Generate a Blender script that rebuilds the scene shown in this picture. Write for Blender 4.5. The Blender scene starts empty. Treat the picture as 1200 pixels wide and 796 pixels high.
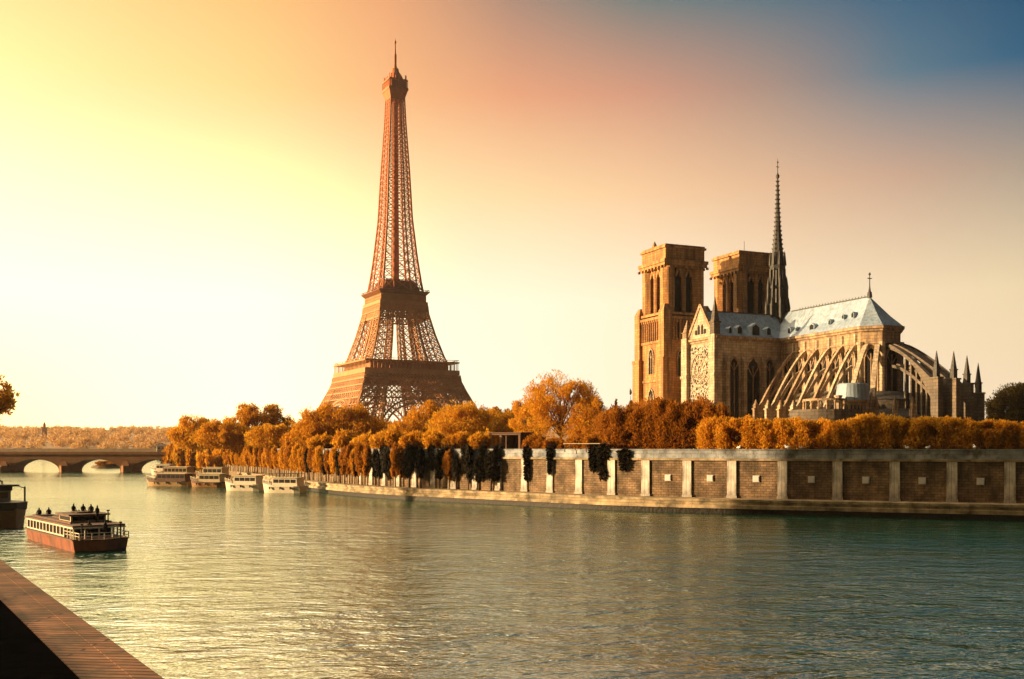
import bpy, bmesh, math, random
import numpy as np
from mathutils import Vector, Matrix, noise as mnoise
R = math.radians
random.seed(11)
rng = np.random.default_rng(5)
sc = bpy.context.scene
COL = sc.collection

# ------------------------------------------------------------------ camera
CAMZ = 10.0
cam_d = bpy.data.cameras.new('camera')
cam = bpy.data.objects.new('camera', cam_d); COL.objects.link(cam)
cam.location = (0, 0, CAMZ); cam.rotation_euler = (R(90), 0, 0)
cam_d.sensor_width = 36; cam_d.lens = 36.0
cam_d.shift_y = (525 - 398) / 1200.0
cam_d.clip_start = 0.5; cam_d.clip_end = 20000
sc.camera = cam
F = 1200.0
HOR = 525.0

# ------------------------------------------------------------------ light
SUN_AZ = -95.0      # degrees from +Y, negative to the left
SUN_EL = 8.5
sdir = Vector((math.sin(R(SUN_AZ)) * math.cos(R(SUN_EL)), math.cos(R(SUN_AZ)) * math.cos(R(SUN_EL)), math.sin(R(SUN_EL))))
sun_d = bpy.data.lights.new('sun', 'SUN'); sun = bpy.data.objects.new('sun', sun_d); COL.objects.link(sun)
sun_d.energy = 5.0; sun_d.angle = R(0.6); sun_d.color = (1.0, 0.66, 0.33)
sun.rotation_euler = (-sdir).to_track_quat('-Z', 'Y').to_euler()

def lin(h):
    h = h.lstrip('#'); o = []
    for i in (0, 2, 4):
        c = int(h[i:i + 2], 16) / 255.0
        o.append(c / 12.92 if c <= 0.04045 else ((c + 0.055) / 1.055) ** 2.4)
    return tuple(o)

world = bpy.data.worlds.new('World'); sc.world = world; world.use_nodes = True
nt = world.node_tree; N = nt.nodes; L = nt.links; N.clear()
def wn(t, **k):
    n = N.new(t)
    for a, b in k.items(): setattr(n, a, b)
    return n
def wmath(op, a, b=None, clamp=False):
    n = wn('ShaderNodeMath', operation=op, use_clamp=clamp)
    for i, v in enumerate((a, b)):
        if v is None: continue
        if isinstance(v, (int, float)): n.inputs[i].default_value = v
        else: L.new(v, n.inputs[i])
    return n.outputs[0]
tc = wn('ShaderNodeTexCoord'); nrm = wn('ShaderNodeVectorMath', operation='NORMALIZE')
L.new(tc.outputs['Generated'], nrm.inputs[0])
sep = wn('ShaderNodeSeparateXYZ'); L.new(nrm.outputs[0], sep.inputs[0])
az = wmath('ARCTAN2', sep.outputs[0], sep.outputs[1])
azf = wmath('ADD', wmath('DIVIDE', az, 2 * math.pi), 0.5)
el = wmath('MULTIPLY', wmath('ARCSINE', sep.outputs[2]), 180 / math.pi)
AZ = [-26.6, -20.6, -14, -7.1, 0, 7.1, 14, 20.6, 26.6]
BEHIND_L, BEHIND, BEHIND_R = '70583c', '2e2e32', '1e4252'
rows = [
 (0.0,  ['fff2c8', 'fcf8e2', 'fcfbec', 'fcfbec', 'fcfaea', 'faf4d8', 'f8eed0', 'f7eaca', 'f6e6c4']),
 (8.0,  ['fcfeec', 'fdfdec', 'fdfcec', 'fdfae8', 'fcf8e4', 'faf2d8', 'f6e8c4', 'f2e0ba', 'ecd8b0']),
 (14.0, ['fdfcd4', 'fdf9cc', 'fcf4c2', 'fbe8b2', 'f8dea8', 'f3cea0', 'e6bc98', 'cca890', 'ac9c8c']),
 (19.0, ['fff4ac', 'fcea9e', 'f8dc90', 'f5be84', 'eaa67e', 'd49a80', 'a88e82', '58788a', '0c5c80']),
 (23.6, ['ffdf94', 'fcd48a', 'f9c67e', 'ecaa78', 'b08c7a', '6e7c7c', '446e80', '0a587e', '00466c']),
 (34.0, ['fff2cc', 'feebc0', 'f4deb4', 'bcb294', '90a098', '405c68', '244c60', '0e4660', '043c54']),
 (60.0, ['fae4c0', 'e8d4b0', 'b8b098', '6c8484', '3c5860', '2c4c5a', '183848', '183848', '183848']),
]
def seen(c, a=0.0):
    v = lin(c) if isinstance(c, str) else c
    return tuple(x * (1 + .15 * min(1, max(0, (x - .8) / .2))) / 2.219 for x in v)
prev = None; prev_el = None
for e, cols in rows:
    cr = wn('ShaderNodeValToRGB'); L.new(azf, cr.inputs[0])
    r = cr.color_ramp; els = r.elements
    stops = [(-179, BEHIND), (-120, BEHIND_L), (-95, 'f0c070' if e < 30 else 'b09868'), (-60, cols[0])] + list(zip(AZ, cols)) + \
            [(42, cols[-1] if e > 20 else '50666e'), (75, BEHIND_R), (120, BEHIND), (179, BEHIND)]
    while len(els) < len(stops): els.new(0.5)
    for k, (a, c) in enumerate(stops):
        els[k].position = (a + 180) / 360.0; els[k].color = (*seen(c), 1)
    if prev is None: prev = cr.outputs[0]
    else:
        mr = wn('ShaderNodeMapRange', interpolation_type='SMOOTHSTEP' if e > 30 else 'LINEAR'); mr.clamp = True
        L.new(el, mr.inputs[0]); mr.inputs[1].default_value = prev_el; mr.inputs[2].default_value = e
        mx = wn('ShaderNodeMix', data_type='RGBA'); L.new(mr.outputs[0], mx.inputs[0])
        L.new(prev, mx.inputs[6]); L.new(cr.outputs[0], mx.inputs[7]); prev = mx.outputs[2]
    prev_el = e
# clear daylight sky high overhead, the dusk colours lower down
nish = wn('ShaderNodeTexSky', sky_type='NISHITA'); nish.sun_disc = False
nish.sun_elevation = R(SUN_EL); nish.sun_rotation = R(SUN_AZ); nish.altitude = 50; nish.dust_density = 3.0
nb = wn('ShaderNodeBackground'); L.new(nish.outputs[0], nb.inputs[0]); nb.inputs[1].default_value = 0.05
def wrange(v, a, b):
    n = wn('ShaderNodeMapRange', interpolation_type='SMOOTHSTEP'); L.new(v, n.inputs[0]); n.inputs[1].default_value = a; n.inputs[2].default_value = b; return n.outputs[0]
# the sky is brighter round the low sun, out of the frame to the left
ga = wn('ShaderNodeValToRGB'); L.new(azf, ga.inputs[0]); ge = ga.color_ramp.elements
gs = [(-179, .4), (-140, .5), (-110, .8), (-85, 1.0), (-55, .8), (-28, .5), (179, .5)]
while len(ge) < len(gs): ge.new(0.5)
for k, (a, v) in enumerate(gs): ge[k].position = (a + 180) / 360.0; ge[k].color = (v, v, v, 1)
# the glow low over the river towards the sun is brighter than white
glow = wmath('MULTIPLY', wrange(el, 18, 8), wmath('MULTIPLY', wrange(wmath('MULTIPLY', az, -1), R(1), R(17)), wrange(wmath('MULTIPLY', az, -1), R(120), R(85))))
gm = wn('ShaderNodeMix', data_type='RGBA'); L.new(glow, gm.inputs[0]); gm.inputs[6].default_value = (1, 1, 1, 1); gm.inputs[7].default_value = (2.5, 1.85, 1.12, 1)
gl = wn('ShaderNodeVectorMath', operation='MULTIPLY'); L.new(prev, gl.inputs[0]); L.new(gm.outputs[2], gl.inputs[1]); prev = gl.outputs[0]
gb = wn('ShaderNodeBackground'); L.new(prev, gb.inputs[0]); # extra sky brightness added above the frame to light up the water
sky_boost = wmath('MULTIPLY', wmath('MULTIPLY', wrange(el, 24.5, 34), wrange(wmath('MULTIPLY', az, -1), R(4), R(19))), wrange(wmath('MULTIPLY', az, -1), R(110), R(70)))
L.new(wmath('MULTIPLY', wmath('MULTIPLY', ga.outputs[0], 2.0), wmath('ADD', wmath('MULTIPLY', sky_boost, 2.6), 1.0)), gb.inputs[1])
mr = wn('ShaderNodeMapRange'); L.new(el, mr.inputs[0]); mr.inputs[1].default_value = 40; mr.inputs[2].default_value = 80
mr.inputs[3].default_value = 0.0; mr.inputs[4].default_value = 0.7
ms = wn('ShaderNodeMixShader'); L.new(mr.outputs[0], ms.inputs[0]); L.new(gb.outputs[0], ms.inputs[1]); L.new(nb.outputs[0], ms.inputs[2])
wo = wn('ShaderNodeOutputWorld'); L.new(ms.outputs[0], wo.inputs[0])

sc.view_settings.view_transform = 'Standard'; sc.view_settings.look = 'None'
sc.view_settings.exposure = 1.15; sc.view_settings.gamma = 1.0
sc.render.engine = 'CYCLES'
sc.cycles.use_denoising = True
sc.cycles.max_bounces = 6; sc.cycles.transparent_max_bounces = 6; sc.cycles.diffuse_bounces = 3
sc.cycles.caustics_reflective = False; sc.cycles.caustics_refractive = False

# ------------------------------------------------------------------ materials
def mat(name, c1, c2=None, rough=0.8, scale=1.0, bump=0.0, bscale=None, spec=0.3, metal=0.0, stretch=(1, 1, 1), dirt=None, detail=4, blocks=None):
    m = bpy.data.materials.new(name); m.use_nodes = True
    n = m.node_tree.nodes; l = m.node_tree.links
    b = n['Principled BSDF']; b.inputs['Roughness'].default_value = rough
    b.inputs['Specular IOR Level'].default_value = spec; b.inputs['Metallic'].default_value = metal
    t = n.new('ShaderNodeTexCoord'); mp = n.new('ShaderNodeMapping'); mp.inputs['Scale'].default_value = stretch
    l.new(t.outputs['Object'], mp.inputs[0])
    nz = n.new('ShaderNodeTexNoise'); nz.inputs['Scale'].default_value = scale; nz.inputs['Detail'].default_value = detail
    nz.inputs['Roughness'].default_value = 0.65
    l.new(mp.outputs[0], nz.inputs['Vector'])
    cr = n.new('ShaderNodeValToRGB'); cr.color_ramp.elements[0].position = 0.32; cr.color_ramp.elements[1].position = 0.68
    cr.color_ramp.elements[0].color = (*c1, 1); cr.color_ramp.elements[1].color = (*(c2 or c1), 1)
    l.new(nz.outputs[0], cr.inputs[0]); out = cr.outputs[0]
    if blocks:
        sx = n.new('ShaderNodeSeparateXYZ'); l.new(t.outputs['Object'], sx.inputs[0]); ad = n.new('ShaderNodeMath'); ad.operation = 'ADD'; l.new(sx.outputs[0], ad.inputs[0]); l.new(sx.outputs[1], ad.inputs[1])
        cb = n.new('ShaderNodeCombineXYZ'); l.new(ad.outputs[0], cb.inputs[0]); l.new(sx.outputs[2], cb.inputs[1])
        bk = n.new('ShaderNodeTexBrick'); l.new(cb.outputs[0], bk.inputs['Vector']); bk.inputs['Scale'].default_value = 1.0; bk.inputs['Brick Width'].default_value = blocks[0]; bk.inputs['Row Height'].default_value = blocks[1]
        bk.inputs['Mortar Size'].default_value = .06; bk.inputs['Color1'].default_value = (1.1, 1.08, 1.05, 1); bk.inputs['Color2'].default_value = (.74, .74, .76, 1); bk.inputs['Mortar'].default_value = (.5, .48, .46, 1)
        mb_ = n.new('ShaderNodeMix'); mb_.data_type = 'RGBA'; mb_.blend_type = 'MULTIPLY'; mb_.inputs[0].default_value = 1.0; l.new(out, mb_.inputs[6]); l.new(bk.outputs['Color'], mb_.inputs[7]); out = mb_.outputs[2]
    if dirt:
        dcol, dscale, dstretch, amount = dirt
        mp2 = n.new('ShaderNodeMapping'); mp2.inputs['Scale'].default_value = dstretch; l.new(t.outputs['Object'], mp2.inputs[0])
        n2 = n.new('ShaderNodeTexNoise'); n2.inputs['Scale'].default_value = dscale; n2.inputs['Detail'].default_value = 5
        l.new(mp2.outputs[0], n2.inputs['Vector'])
        r2 = n.new('ShaderNodeValToRGB'); r2.color_ramp.elements[0].position = 0.44; r2.color_ramp.elements[1].position = 0.66
        r2.color_ramp.elements[0].color = (0, 0, 0, 1); r2.color_ramp.elements[1].color = (amount, amount, amount, 1)
        l.new(n2.outputs[0], r2.inputs[0])
        mx = n.new('ShaderNodeMix'); mx.data_type = 'RGBA'; l.new(r2.outputs[0], mx.inputs[0]); l.new(out, mx.inputs[6])
        mx.inputs[7].default_value = (*dcol, 1); out = mx.outputs[2]
    l.new(out, b.inputs['Base Color'])
    if bump:
        n3 = n.new('ShaderNodeTexNoise'); n3.inputs['Scale'].default_value = bscale or scale * 3; n3.inputs['Detail'].default_value = 5
        l.new(t.outputs['Object'], n3.inputs['Vector'])
        bp = n.new('ShaderNodeBump'); bp.inputs['Strength'].default_value = bump; bp.inputs['Distance'].default_value = 0.3
        l.new(n3.outputs[0], bp.inputs['Height']); l.new(bp.outputs[0], b.inputs['Normal'])
    return m

def brick_mat(name, c1, c2, cm, bw, bh, mortar=0.03, uv=True, rot=0.0, rough=0.85, dirt=None, bump=0.5, offset=0.5, streak=None):
    m = bpy.data.materials.new(name); m.use_nodes = True
    n = m.node_tree.nodes; l = m.node_tree.links
    b = n['Principled BSDF']; b.inputs['Roughness'].default_value = rough; b.inputs['Specular IOR Level'].default_value = 0.2
    t = n.new('ShaderNodeTexCoord'); mp = n.new('ShaderNodeMapping'); mp.inputs['Rotation'].default_value = (0, 0, rot)
    l.new(t.outputs['UV' if uv else 'Object'], mp.inputs[0])
    wob = n.new('ShaderNodeTexNoise'); wob.inputs['Scale'].default_value = 1.5; l.new(mp.outputs[0], wob.inputs['Vector'])
    va = n.new('ShaderNodeVectorMath'); va.operation = 'MULTIPLY_ADD'; l.new(wob.outputs['Color'], va.inputs[0]); va.inputs[1].default_value = (0.12, 0.12, 0)
    l.new(mp.outputs[0], va.inputs[2])
    br = n.new('ShaderNodeTexBrick'); l.new(va.outputs[0], br.inputs['Vector'])
    br.offset = offset
    br.inputs['Color1'].default_value = (*c1, 1); br.inputs['Color2'].default_value = (*c2, 1); br.inputs['Mortar'].default_value = (*cm, 1)
    br.inputs['Scale'].default_value = 1.0; br.inputs['Brick Width'].default_value = bw; br.inputs['Row Height'].default_value = bh
    br.inputs['Mortar Size'].default_value = mortar; br.inputs['Mortar Smooth'].default_value = 0.3
    nz = n.new('ShaderNodeTexNoise'); nz.inputs['Scale'].default_value = 0.5; nz.inputs['Detail'].default_value = 8
    l.new(t.outputs['Object'], nz.inputs['Vector'])
    cr = n.new('ShaderNodeValToRGB'); cr.color_ramp.elements[0].position = 0.35; cr.color_ramp.elements[1].position = 0.7
    cr.color_ramp.elements[0].color = (0.45, 0.45, 0.45, 1); cr.color_ramp.elements[1].color = (1.25, 1.2, 1.15, 1)
    l.new(nz.outputs[0], cr.inputs[0])
    mx = n.new('ShaderNodeMix'); mx.data_type = 'RGBA'; mx.blend_type = 'MULTIPLY'; mx.inputs[0].default_value = 1.0
    l.new(br.outputs['Color'], mx.inputs[6]); l.new(cr.outputs[0], mx.inputs[7]); colour = mx.outputs[2]
    if streak:      # rain streaks and moss
        m2 = n.new('ShaderNodeMapping'); m2.inputs['Scale'].default_value = streak; l.new(t.outputs['UV' if uv else 'Object'], m2.inputs[0])
        n2 = n.new('ShaderNodeTexNoise'); n2.inputs['Scale'].default_value = 1.0; n2.inputs['Detail'].default_value = 6; n2.inputs['Roughness'].default_value = 0.7; l.new(m2.outputs[0], n2.inputs['Vector'])
        r2 = n.new('ShaderNodeValToRGB'); r2.color_ramp.elements[0].position = 0.48; r2.color_ramp.elements[1].position = 0.66
        r2.color_ramp.elements[0].color = (0, 0, 0, 1); r2.color_ramp.elements[1].color = (.8, .8, .8, 1); l.new(n2.outputs[0], r2.inputs[0])
        mx2 = n.new('ShaderNodeMix'); mx2.data_type = 'RGBA'; l.new(r2.outputs[0], mx2.inputs[0]); l.new(colour, mx2.inputs[6]); mx2.inputs[7].default_value = (0.05, 0.042, 0.026, 1); colour = mx2.outputs[2]
    l.new(colour, b.inputs['Base Color'])
    bp = n.new('ShaderNodeBump'); bp.inputs['Strength'].default_value = bump; bp.inputs['Distance'].default_value = 0.08; bp.invert = True
    l.new(br.outputs['Fac'], bp.inputs['Height']); l.new(bp.outputs[0], b.inputs['Normal'])
    return m

def leaf_mat(name, cols, trans=0.6):
    m = bpy.data.materials.new(name); m.use_nodes = True
    n = m.node_tree.nodes; l = m.node_tree.links
    b = n['Principled BSDF']; b.inputs['Roughness'].default_value = 0.7; b.inputs['Specular IOR Level'].default_value = 0.15
    g = n.new('ShaderNodeNewGeometry'); cr = n.new('ShaderNodeValToRGB')
    e = cr.color_ramp.elements
    while len(e) < len(cols): e.new(0.5)
    for k, c in enumerate(cols): e[k].position = k / (len(cols) - 1); e[k].color = (*c, 1)
    oi = n.new('ShaderNodeObjectInfo')
    a = n.new('ShaderNodeMath'); a.operation = 'MULTIPLY_ADD'; l.new(g.outputs['Random Per Island'], a.inputs[0]); a.inputs[1].default_value = 0.7
    a2 = n.new('ShaderNodeMath'); a2.operation = 'MULTIPLY'; l.new(oi.outputs['Random'], a2.inputs[0]); a2.inputs[1].default_value = 0.3
    l.new(a2.outputs[0], a.inputs[2]); l.new(a.outputs[0], cr.inputs[0]); l.new(cr.outputs[0], b.inputs['Base Color'])
    tr = n.new('ShaderNodeBsdfTranslucent'); l.new(cr.outputs[0], tr.inputs[0])
    mx = n.new('ShaderNodeMixShader'); mx.inputs[0].default_value = trans
    o = n['Material Output']; l.new(b.outputs[0], mx.inputs[1]); l.new(tr.outputs[0], mx.inputs[2]); l.new(mx.outputs[0], o.inputs[0])
    return m

M = {}
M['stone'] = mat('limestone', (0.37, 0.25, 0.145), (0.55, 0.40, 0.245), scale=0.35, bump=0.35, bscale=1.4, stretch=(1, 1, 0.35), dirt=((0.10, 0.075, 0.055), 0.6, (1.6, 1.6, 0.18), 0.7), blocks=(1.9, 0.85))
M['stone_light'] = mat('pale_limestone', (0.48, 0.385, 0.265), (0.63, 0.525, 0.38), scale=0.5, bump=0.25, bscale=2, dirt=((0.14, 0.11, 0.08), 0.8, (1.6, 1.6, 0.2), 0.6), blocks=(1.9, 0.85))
M['stone_dark'] = mat('sooty_limestone', (0.09, 0.08, 0.07), (0.20, 0.16, 0.115), scale=0.4, bump=0.35, bscale=1.4, stretch=(1, 1, 0.3), blocks=(1.9, 0.85))  # darker limestone; on aisle and chapels it stands for shade between buttress arms
M['stone_tower'] = mat('tower_limestone', (0.46, 0.22, 0.072), (0.62, 0.33, 0.125), scale=0.25, bump=0.35, bscale=1.2, stretch=(1, 1, 0.3), dirt=((0.12, 0.07, 0.035), 0.5, (1.6, 1.6, 0.16), 0.8), blocks=(1.9, 0.85))
M['lead'] = mat('lead_roof', (0.20, 0.29, 0.40), (0.32, 0.42, 0.53), rough=0.4, scale=0.3, bump=0.15, bscale=0.9, stretch=(1, 1, 0.3), spec=0.5, dirt=((0.15, 0.17, 0.18), 0.7, (2.2, 2.2, .16), 0.75))
M['lead_dark'] = mat('dark_lead', (0.035, 0.038, 0.04), (0.085, 0.08, 0.075), rough=0.6, scale=0.8, bump=0.4, bscale=2)
M['void'] = mat('dark_glass', (0.006, 0.006, 0.007), (0.014, 0.013, 0.013), rough=0.6, scale=2, spec=0.15)
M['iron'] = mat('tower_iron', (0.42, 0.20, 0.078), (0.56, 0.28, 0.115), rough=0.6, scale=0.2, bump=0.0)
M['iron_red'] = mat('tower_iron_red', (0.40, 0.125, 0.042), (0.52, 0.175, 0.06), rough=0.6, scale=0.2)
M['iron_dark'] = mat('tower_iron_shaded', (0.15, 0.055, 0.02), (0.21, 0.08, 0.028), rough=0.6, scale=0.3)  # darker iron; on the frieze it paints the deep shadow between girders
M['quay_brick'] = brick_mat('quay_masonry', (0.34, 0.235, 0.145), (0.22, 0.15, 0.09), (0.10, 0.08, 0.06), 0.9, 0.38, 0.035, streak=(0.55, 0.16, 1))
M['pilaster'] = brick_mat('pilaster_stone', (0.80, 0.77, 0.70), (0.68, 0.65, 0.60), (0.28, 0.24, 0.19), 3.0, 1.05, 0.03, uv=False, streak=(1.5, 1.5, 0.22))
M['parapet'] = brick_mat('parapet_stone', (0.42, 0.47, 0.52), (0.34, 0.39, 0.44), (0.24, 0.22, 0.2), 2.2, 0.75, 0.03, streak=(0.5, 0.35, 1))
M['coping'] = brick_mat('coping_stone', (0.52, 0.42, 0.27), (0.44, 0.35, 0.22), (0.24, 0.2, 0.15), 2.6, 3.0, 0.03, streak=(0.35, 0.5, 1))
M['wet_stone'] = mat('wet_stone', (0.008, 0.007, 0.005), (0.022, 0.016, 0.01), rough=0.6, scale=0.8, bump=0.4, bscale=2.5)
M['near_stone'] = brick_mat('near_paving', (0.36, 0.18, 0.095), (0.24, 0.115, 0.06), (0.08, 0.04, 0.025), 7.0, 0.3, 0.05, uv=False, rot=R(-51), bump=1.0, streak=(0.6, 0.6, 0.6))
M['tar'] = mat('black_tar', (0.003, 0.003, 0.003), (0.007, 0.006, 0.006), rough=1.0, scale=2, bump=0.0, spec=0.0)  # near-black tone for the shadow painted on the near quay
M['ground'] = mat('gravel_ground', (0.16, 0.11, 0.06), (0.22, 0.15, 0.085), scale=0.2, bump=0.3)
M['hill'] = mat('wooded_hill', (0.34, 0.19, 0.08), (0.48, 0.29, 0.13), scale=0.03, bump=0.9, bscale=0.09, detail=8)  # lightened so the distance haze sits in the hill colour
M['bridge'] = mat('bridge_stone', (0.25, 0.12, 0.05), (0.35, 0.175, 0.08), scale=0.3, bump=0.3, bscale=2)
M['bark'] = mat('bark', (0.10, 0.06, 0.035), (0.17, 0.11, 0.065), scale=3, bump=0.5, stretch=(1, 1, .3))
M['bark_pale'] = mat('pale_bark', (0.38, 0.30, 0.20), (0.5, 0.41, 0.28), scale=3, bump=0.4, stretch=(1, 1, .3))
M['leaf_orange'] = leaf_mat('orange_leaves', [(0.34, 0.145, 0.010), (0.58, 0.265, 0.016), (0.70, 0.36, 0.025), (0.78, 0.46, 0.05)])
M['leaf_gold'] = leaf_mat('gold_leaves', [(0.38, 0.17, 0.010), (0.62, 0.30, 0.018), (0.72, 0.40, 0.03), (0.78, 0.50, 0.06)])
M['leaf_rust'] = leaf_mat('rust_leaves', [(0.16, 0.052, 0.005), (0.34, 0.12, 0.009), (0.46, 0.185, 0.013), (0.54, 0.25, 0.022)])
M['leaf_olive'] = leaf_mat('olive_leaves', [(0.06, 0.045, 0.008), (0.15, 0.105, 0.016), (0.28, 0.18, 0.025), (0.42, 0.25, 0.035)])
M['leaf_far'] = leaf_mat('distant_leaves', [(0.34, 0.19, 0.07), (0.5, 0.29, 0.11), (0.6, 0.38, 0.16), (0.68, 0.46, 0.22)])  # paler, duller leaves with the haze put into their colour
M['leaf_dark'] = leaf_mat('dark_evergreen_leaves', [(0.004, 0.004, 0.002), (0.010, 0.008, 0.003), (0.02, 0.014, 0.004), (0.045, 0.025, 0.007)], trans=0.1)  # darkest leaf tones, for the ivy and part of the quay row
M['hull_red'] = mat('red_brown_hull_paint', (0.24, 0.065, 0.028), (0.34, 0.10, 0.04), rough=0.5, scale=1.2, dirt=((0.05, 0.025, 0.02), 1.0, (1, 1, .3), 0.6))
M['hull_dark'] = mat('dark_hull_paint', (0.035, 0.026, 0.02), (0.07, 0.045, 0.03), rough=0.5, scale=1)
M['hull_wood'] = mat('varnished_wood', (0.24, 0.11, 0.035), (0.34, 0.17, 0.06), rough=0.4, scale=1.5, stretch=(1, 1, 6))
M['white_paint'] = mat('weathered_white_paint', (0.66, 0.58, 0.44), (0.78, 0.70, 0.56), rough=0.5, scale=1.2)
M['cream_paint'] = mat('cream_paint', (0.52, 0.42, 0.26), (0.62, 0.51, 0.33), rough=0.5, scale=1)
M['tan_hull'] = mat('tan_hull', (0.36, 0.23, 0.10), (0.46, 0.31, 0.15), rough=0.5, scale=1)
M['roof_brown'] = mat('brown_deck', (0.10, 0.05, 0.03), (0.16, 0.085, 0.05), rough=0.7, scale=1.5)
M['dark_metal'] = mat('dark_metal', (0.03, 0.025, 0.022), (0.05, 0.04, 0.035), rough=0.5, scale=2)
M['cloth_dark'] = mat('dark_clothing', (0.02, 0.018, 0.02), (0.05, 0.04, 0.035), rough=0.9, scale=4)
M['gull'] = mat('white_feathers', (0.75, 0.75, 0.74), (0.85, 0.85, 0.84), rough=0.8, scale=5)
M['plaque'] = mat('pale_stone_block', (0.6, 0.6, 0.58), (0.72, 0.71, 0.69), rough=0.6, scale=3)
M['house'] = mat('pale_render', (0.55, 0.45, 0.32), (0.65, 0.54, 0.4), scale=0.5)

def tracery_mat():
    m = bpy.data.materials.new('carved_tracery'); m.use_nodes = True
    n = m.node_tree.nodes; l = m.node_tree.links; b = n['Principled BSDF']; b.inputs['Roughness'].default_value = 0.85
    t = n.new('ShaderNodeTexCoord'); v = n.new('ShaderNodeTexVoronoi'); v.feature = 'DISTANCE_TO_EDGE'; v.inputs['Scale'].default_value = 0.85
    nz = n.new('ShaderNodeTexNoise'); nz.inputs['Scale'].default_value = 0.7; l.new(t.outputs['Object'], nz.inputs['Vector'])
    va = n.new('ShaderNodeVectorMath'); va.operation = 'MULTIPLY_ADD'; l.new(nz.outputs['Color'], va.inputs[0]); va.inputs[1].default_value = (1.5, 1.5, 1.5)
    l.new(t.outputs['Object'], va.inputs[2]); l.new(va.outputs[0], v.inputs['Vector'])
    cr = n.new('ShaderNodeValToRGB'); cr.color_ramp.elements[0].position = 0.08; cr.color_ramp.elements[1].position = 0.17
    cr.color_ramp.elements[0].color = (0.44, 0.38, 0.29, 1); cr.color_ramp.elements[1].color = (0.025, 0.02, 0.016, 1)
    l.new(v.outputs[0], cr.inputs[0]); l.new(cr.outputs[0], b.inputs['Base Color'])
    bp = n.new('ShaderNodeBump'); bp.inputs['Strength'].default_value = 0.8; bp.inputs['Distance'].default_value = 0.4; bp.invert = True
    l.new(v.outputs[0], bp.inputs['Height']); l.new(bp.outputs[0], b.inputs['Normal'])
    return m
M['tracery'] = tracery_mat()

def water_mat():
    m = bpy.data.materials.new('river_water'); m.use_nodes = True
    n = m.node_tree.nodes; l = m.node_tree.links; b = n['Principled BSDF']
    b.inputs['Base Color'].default_value = (0.003, 0.058, 0.034, 1); b.inputs['Roughness'].default_value = 0.1
    b.inputs['IOR'].default_value = 3.3; b.inputs['Specular Tint'].default_value = (0.94, 1.0, 0.93, 1); b.inputs['Specular IOR Level'].default_value = 1.0
    t = n.new('ShaderNodeTexCoord')
    def noise(scale, stretch, rot, detail=3, rough=0.55):
        mp = n.new('ShaderNodeMapping'); mp.inputs['Scale'].default_value = stretch; mp.inputs['Rotation'].default_value = (0, 0, R(rot))
        l.new(t.outputs['Object'], mp.inputs[0])
        z = n.new('ShaderNodeTexNoise'); z.inputs['Scale'].default_value = scale; z.inputs['Detail'].default_value = detail
        z.inputs['Roughness'].default_value = rough; z.inputs['Distortion'].default_value = 0.4
        l.new(mp.outputs[0], z.inputs['Vector']); return z.outputs[0]
    a = noise(0.33, (0.6, 1, 1), -14, 5); c = noise(1.5, (0.6, 1, 1), 10, 2); d = noise(0.018, (0.6, 1.3, 1), 14, 4)
    s1 = n.new('ShaderNodeMath'); s1.operation = 'MULTIPLY'; l.new(c, s1.inputs[0]); s1.inputs[1].default_value = 0.28
    s2 = n.new('ShaderNodeMath'); s2.operation = 'ADD'; l.new(a, s2.inputs[0]); l.new(s1.outputs[0], s2.inputs[1])
    st = n.new('ShaderNodeMapRange'); l.new(d, st.inputs[0]); st.inputs[1].default_value = 0.35; st.inputs[2].default_value = 0.65
    st.inputs[3].default_value = 0.3; st.inputs[4].default_value = 1.1
    bp = n.new('ShaderNodeBump'); bp.inputs['Distance'].default_value = 1.0
    # calmer water upstream, in the shelter of the island
    sy = n.new('ShaderNodeSeparateXYZ'); l.new(t.outputs['Object'], sy.inputs[0]); cy = n.new('ShaderNodeMapRange'); l.new(sy.outputs[1], cy.inputs[0])
    cy.inputs[1].default_value = 55; cy.inputs[2].default_value = 230; cy.inputs[3].default_value = 1.0; cy.inputs[4].default_value = 0.3
    sm = n.new('ShaderNodeMath'); sm.operation = 'MULTIPLY'; l.new(st.outputs[0], sm.inputs[0]); l.new(cy.outputs[0], sm.inputs[1]); l.new(sm.outputs[0], bp.inputs['Strength'])
    l.new(s2.outputs[0], bp.inputs['Height']); l.new(bp.outputs[0], b.inputs['Normal'])
    return m
M['water'] = water_mat()

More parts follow.
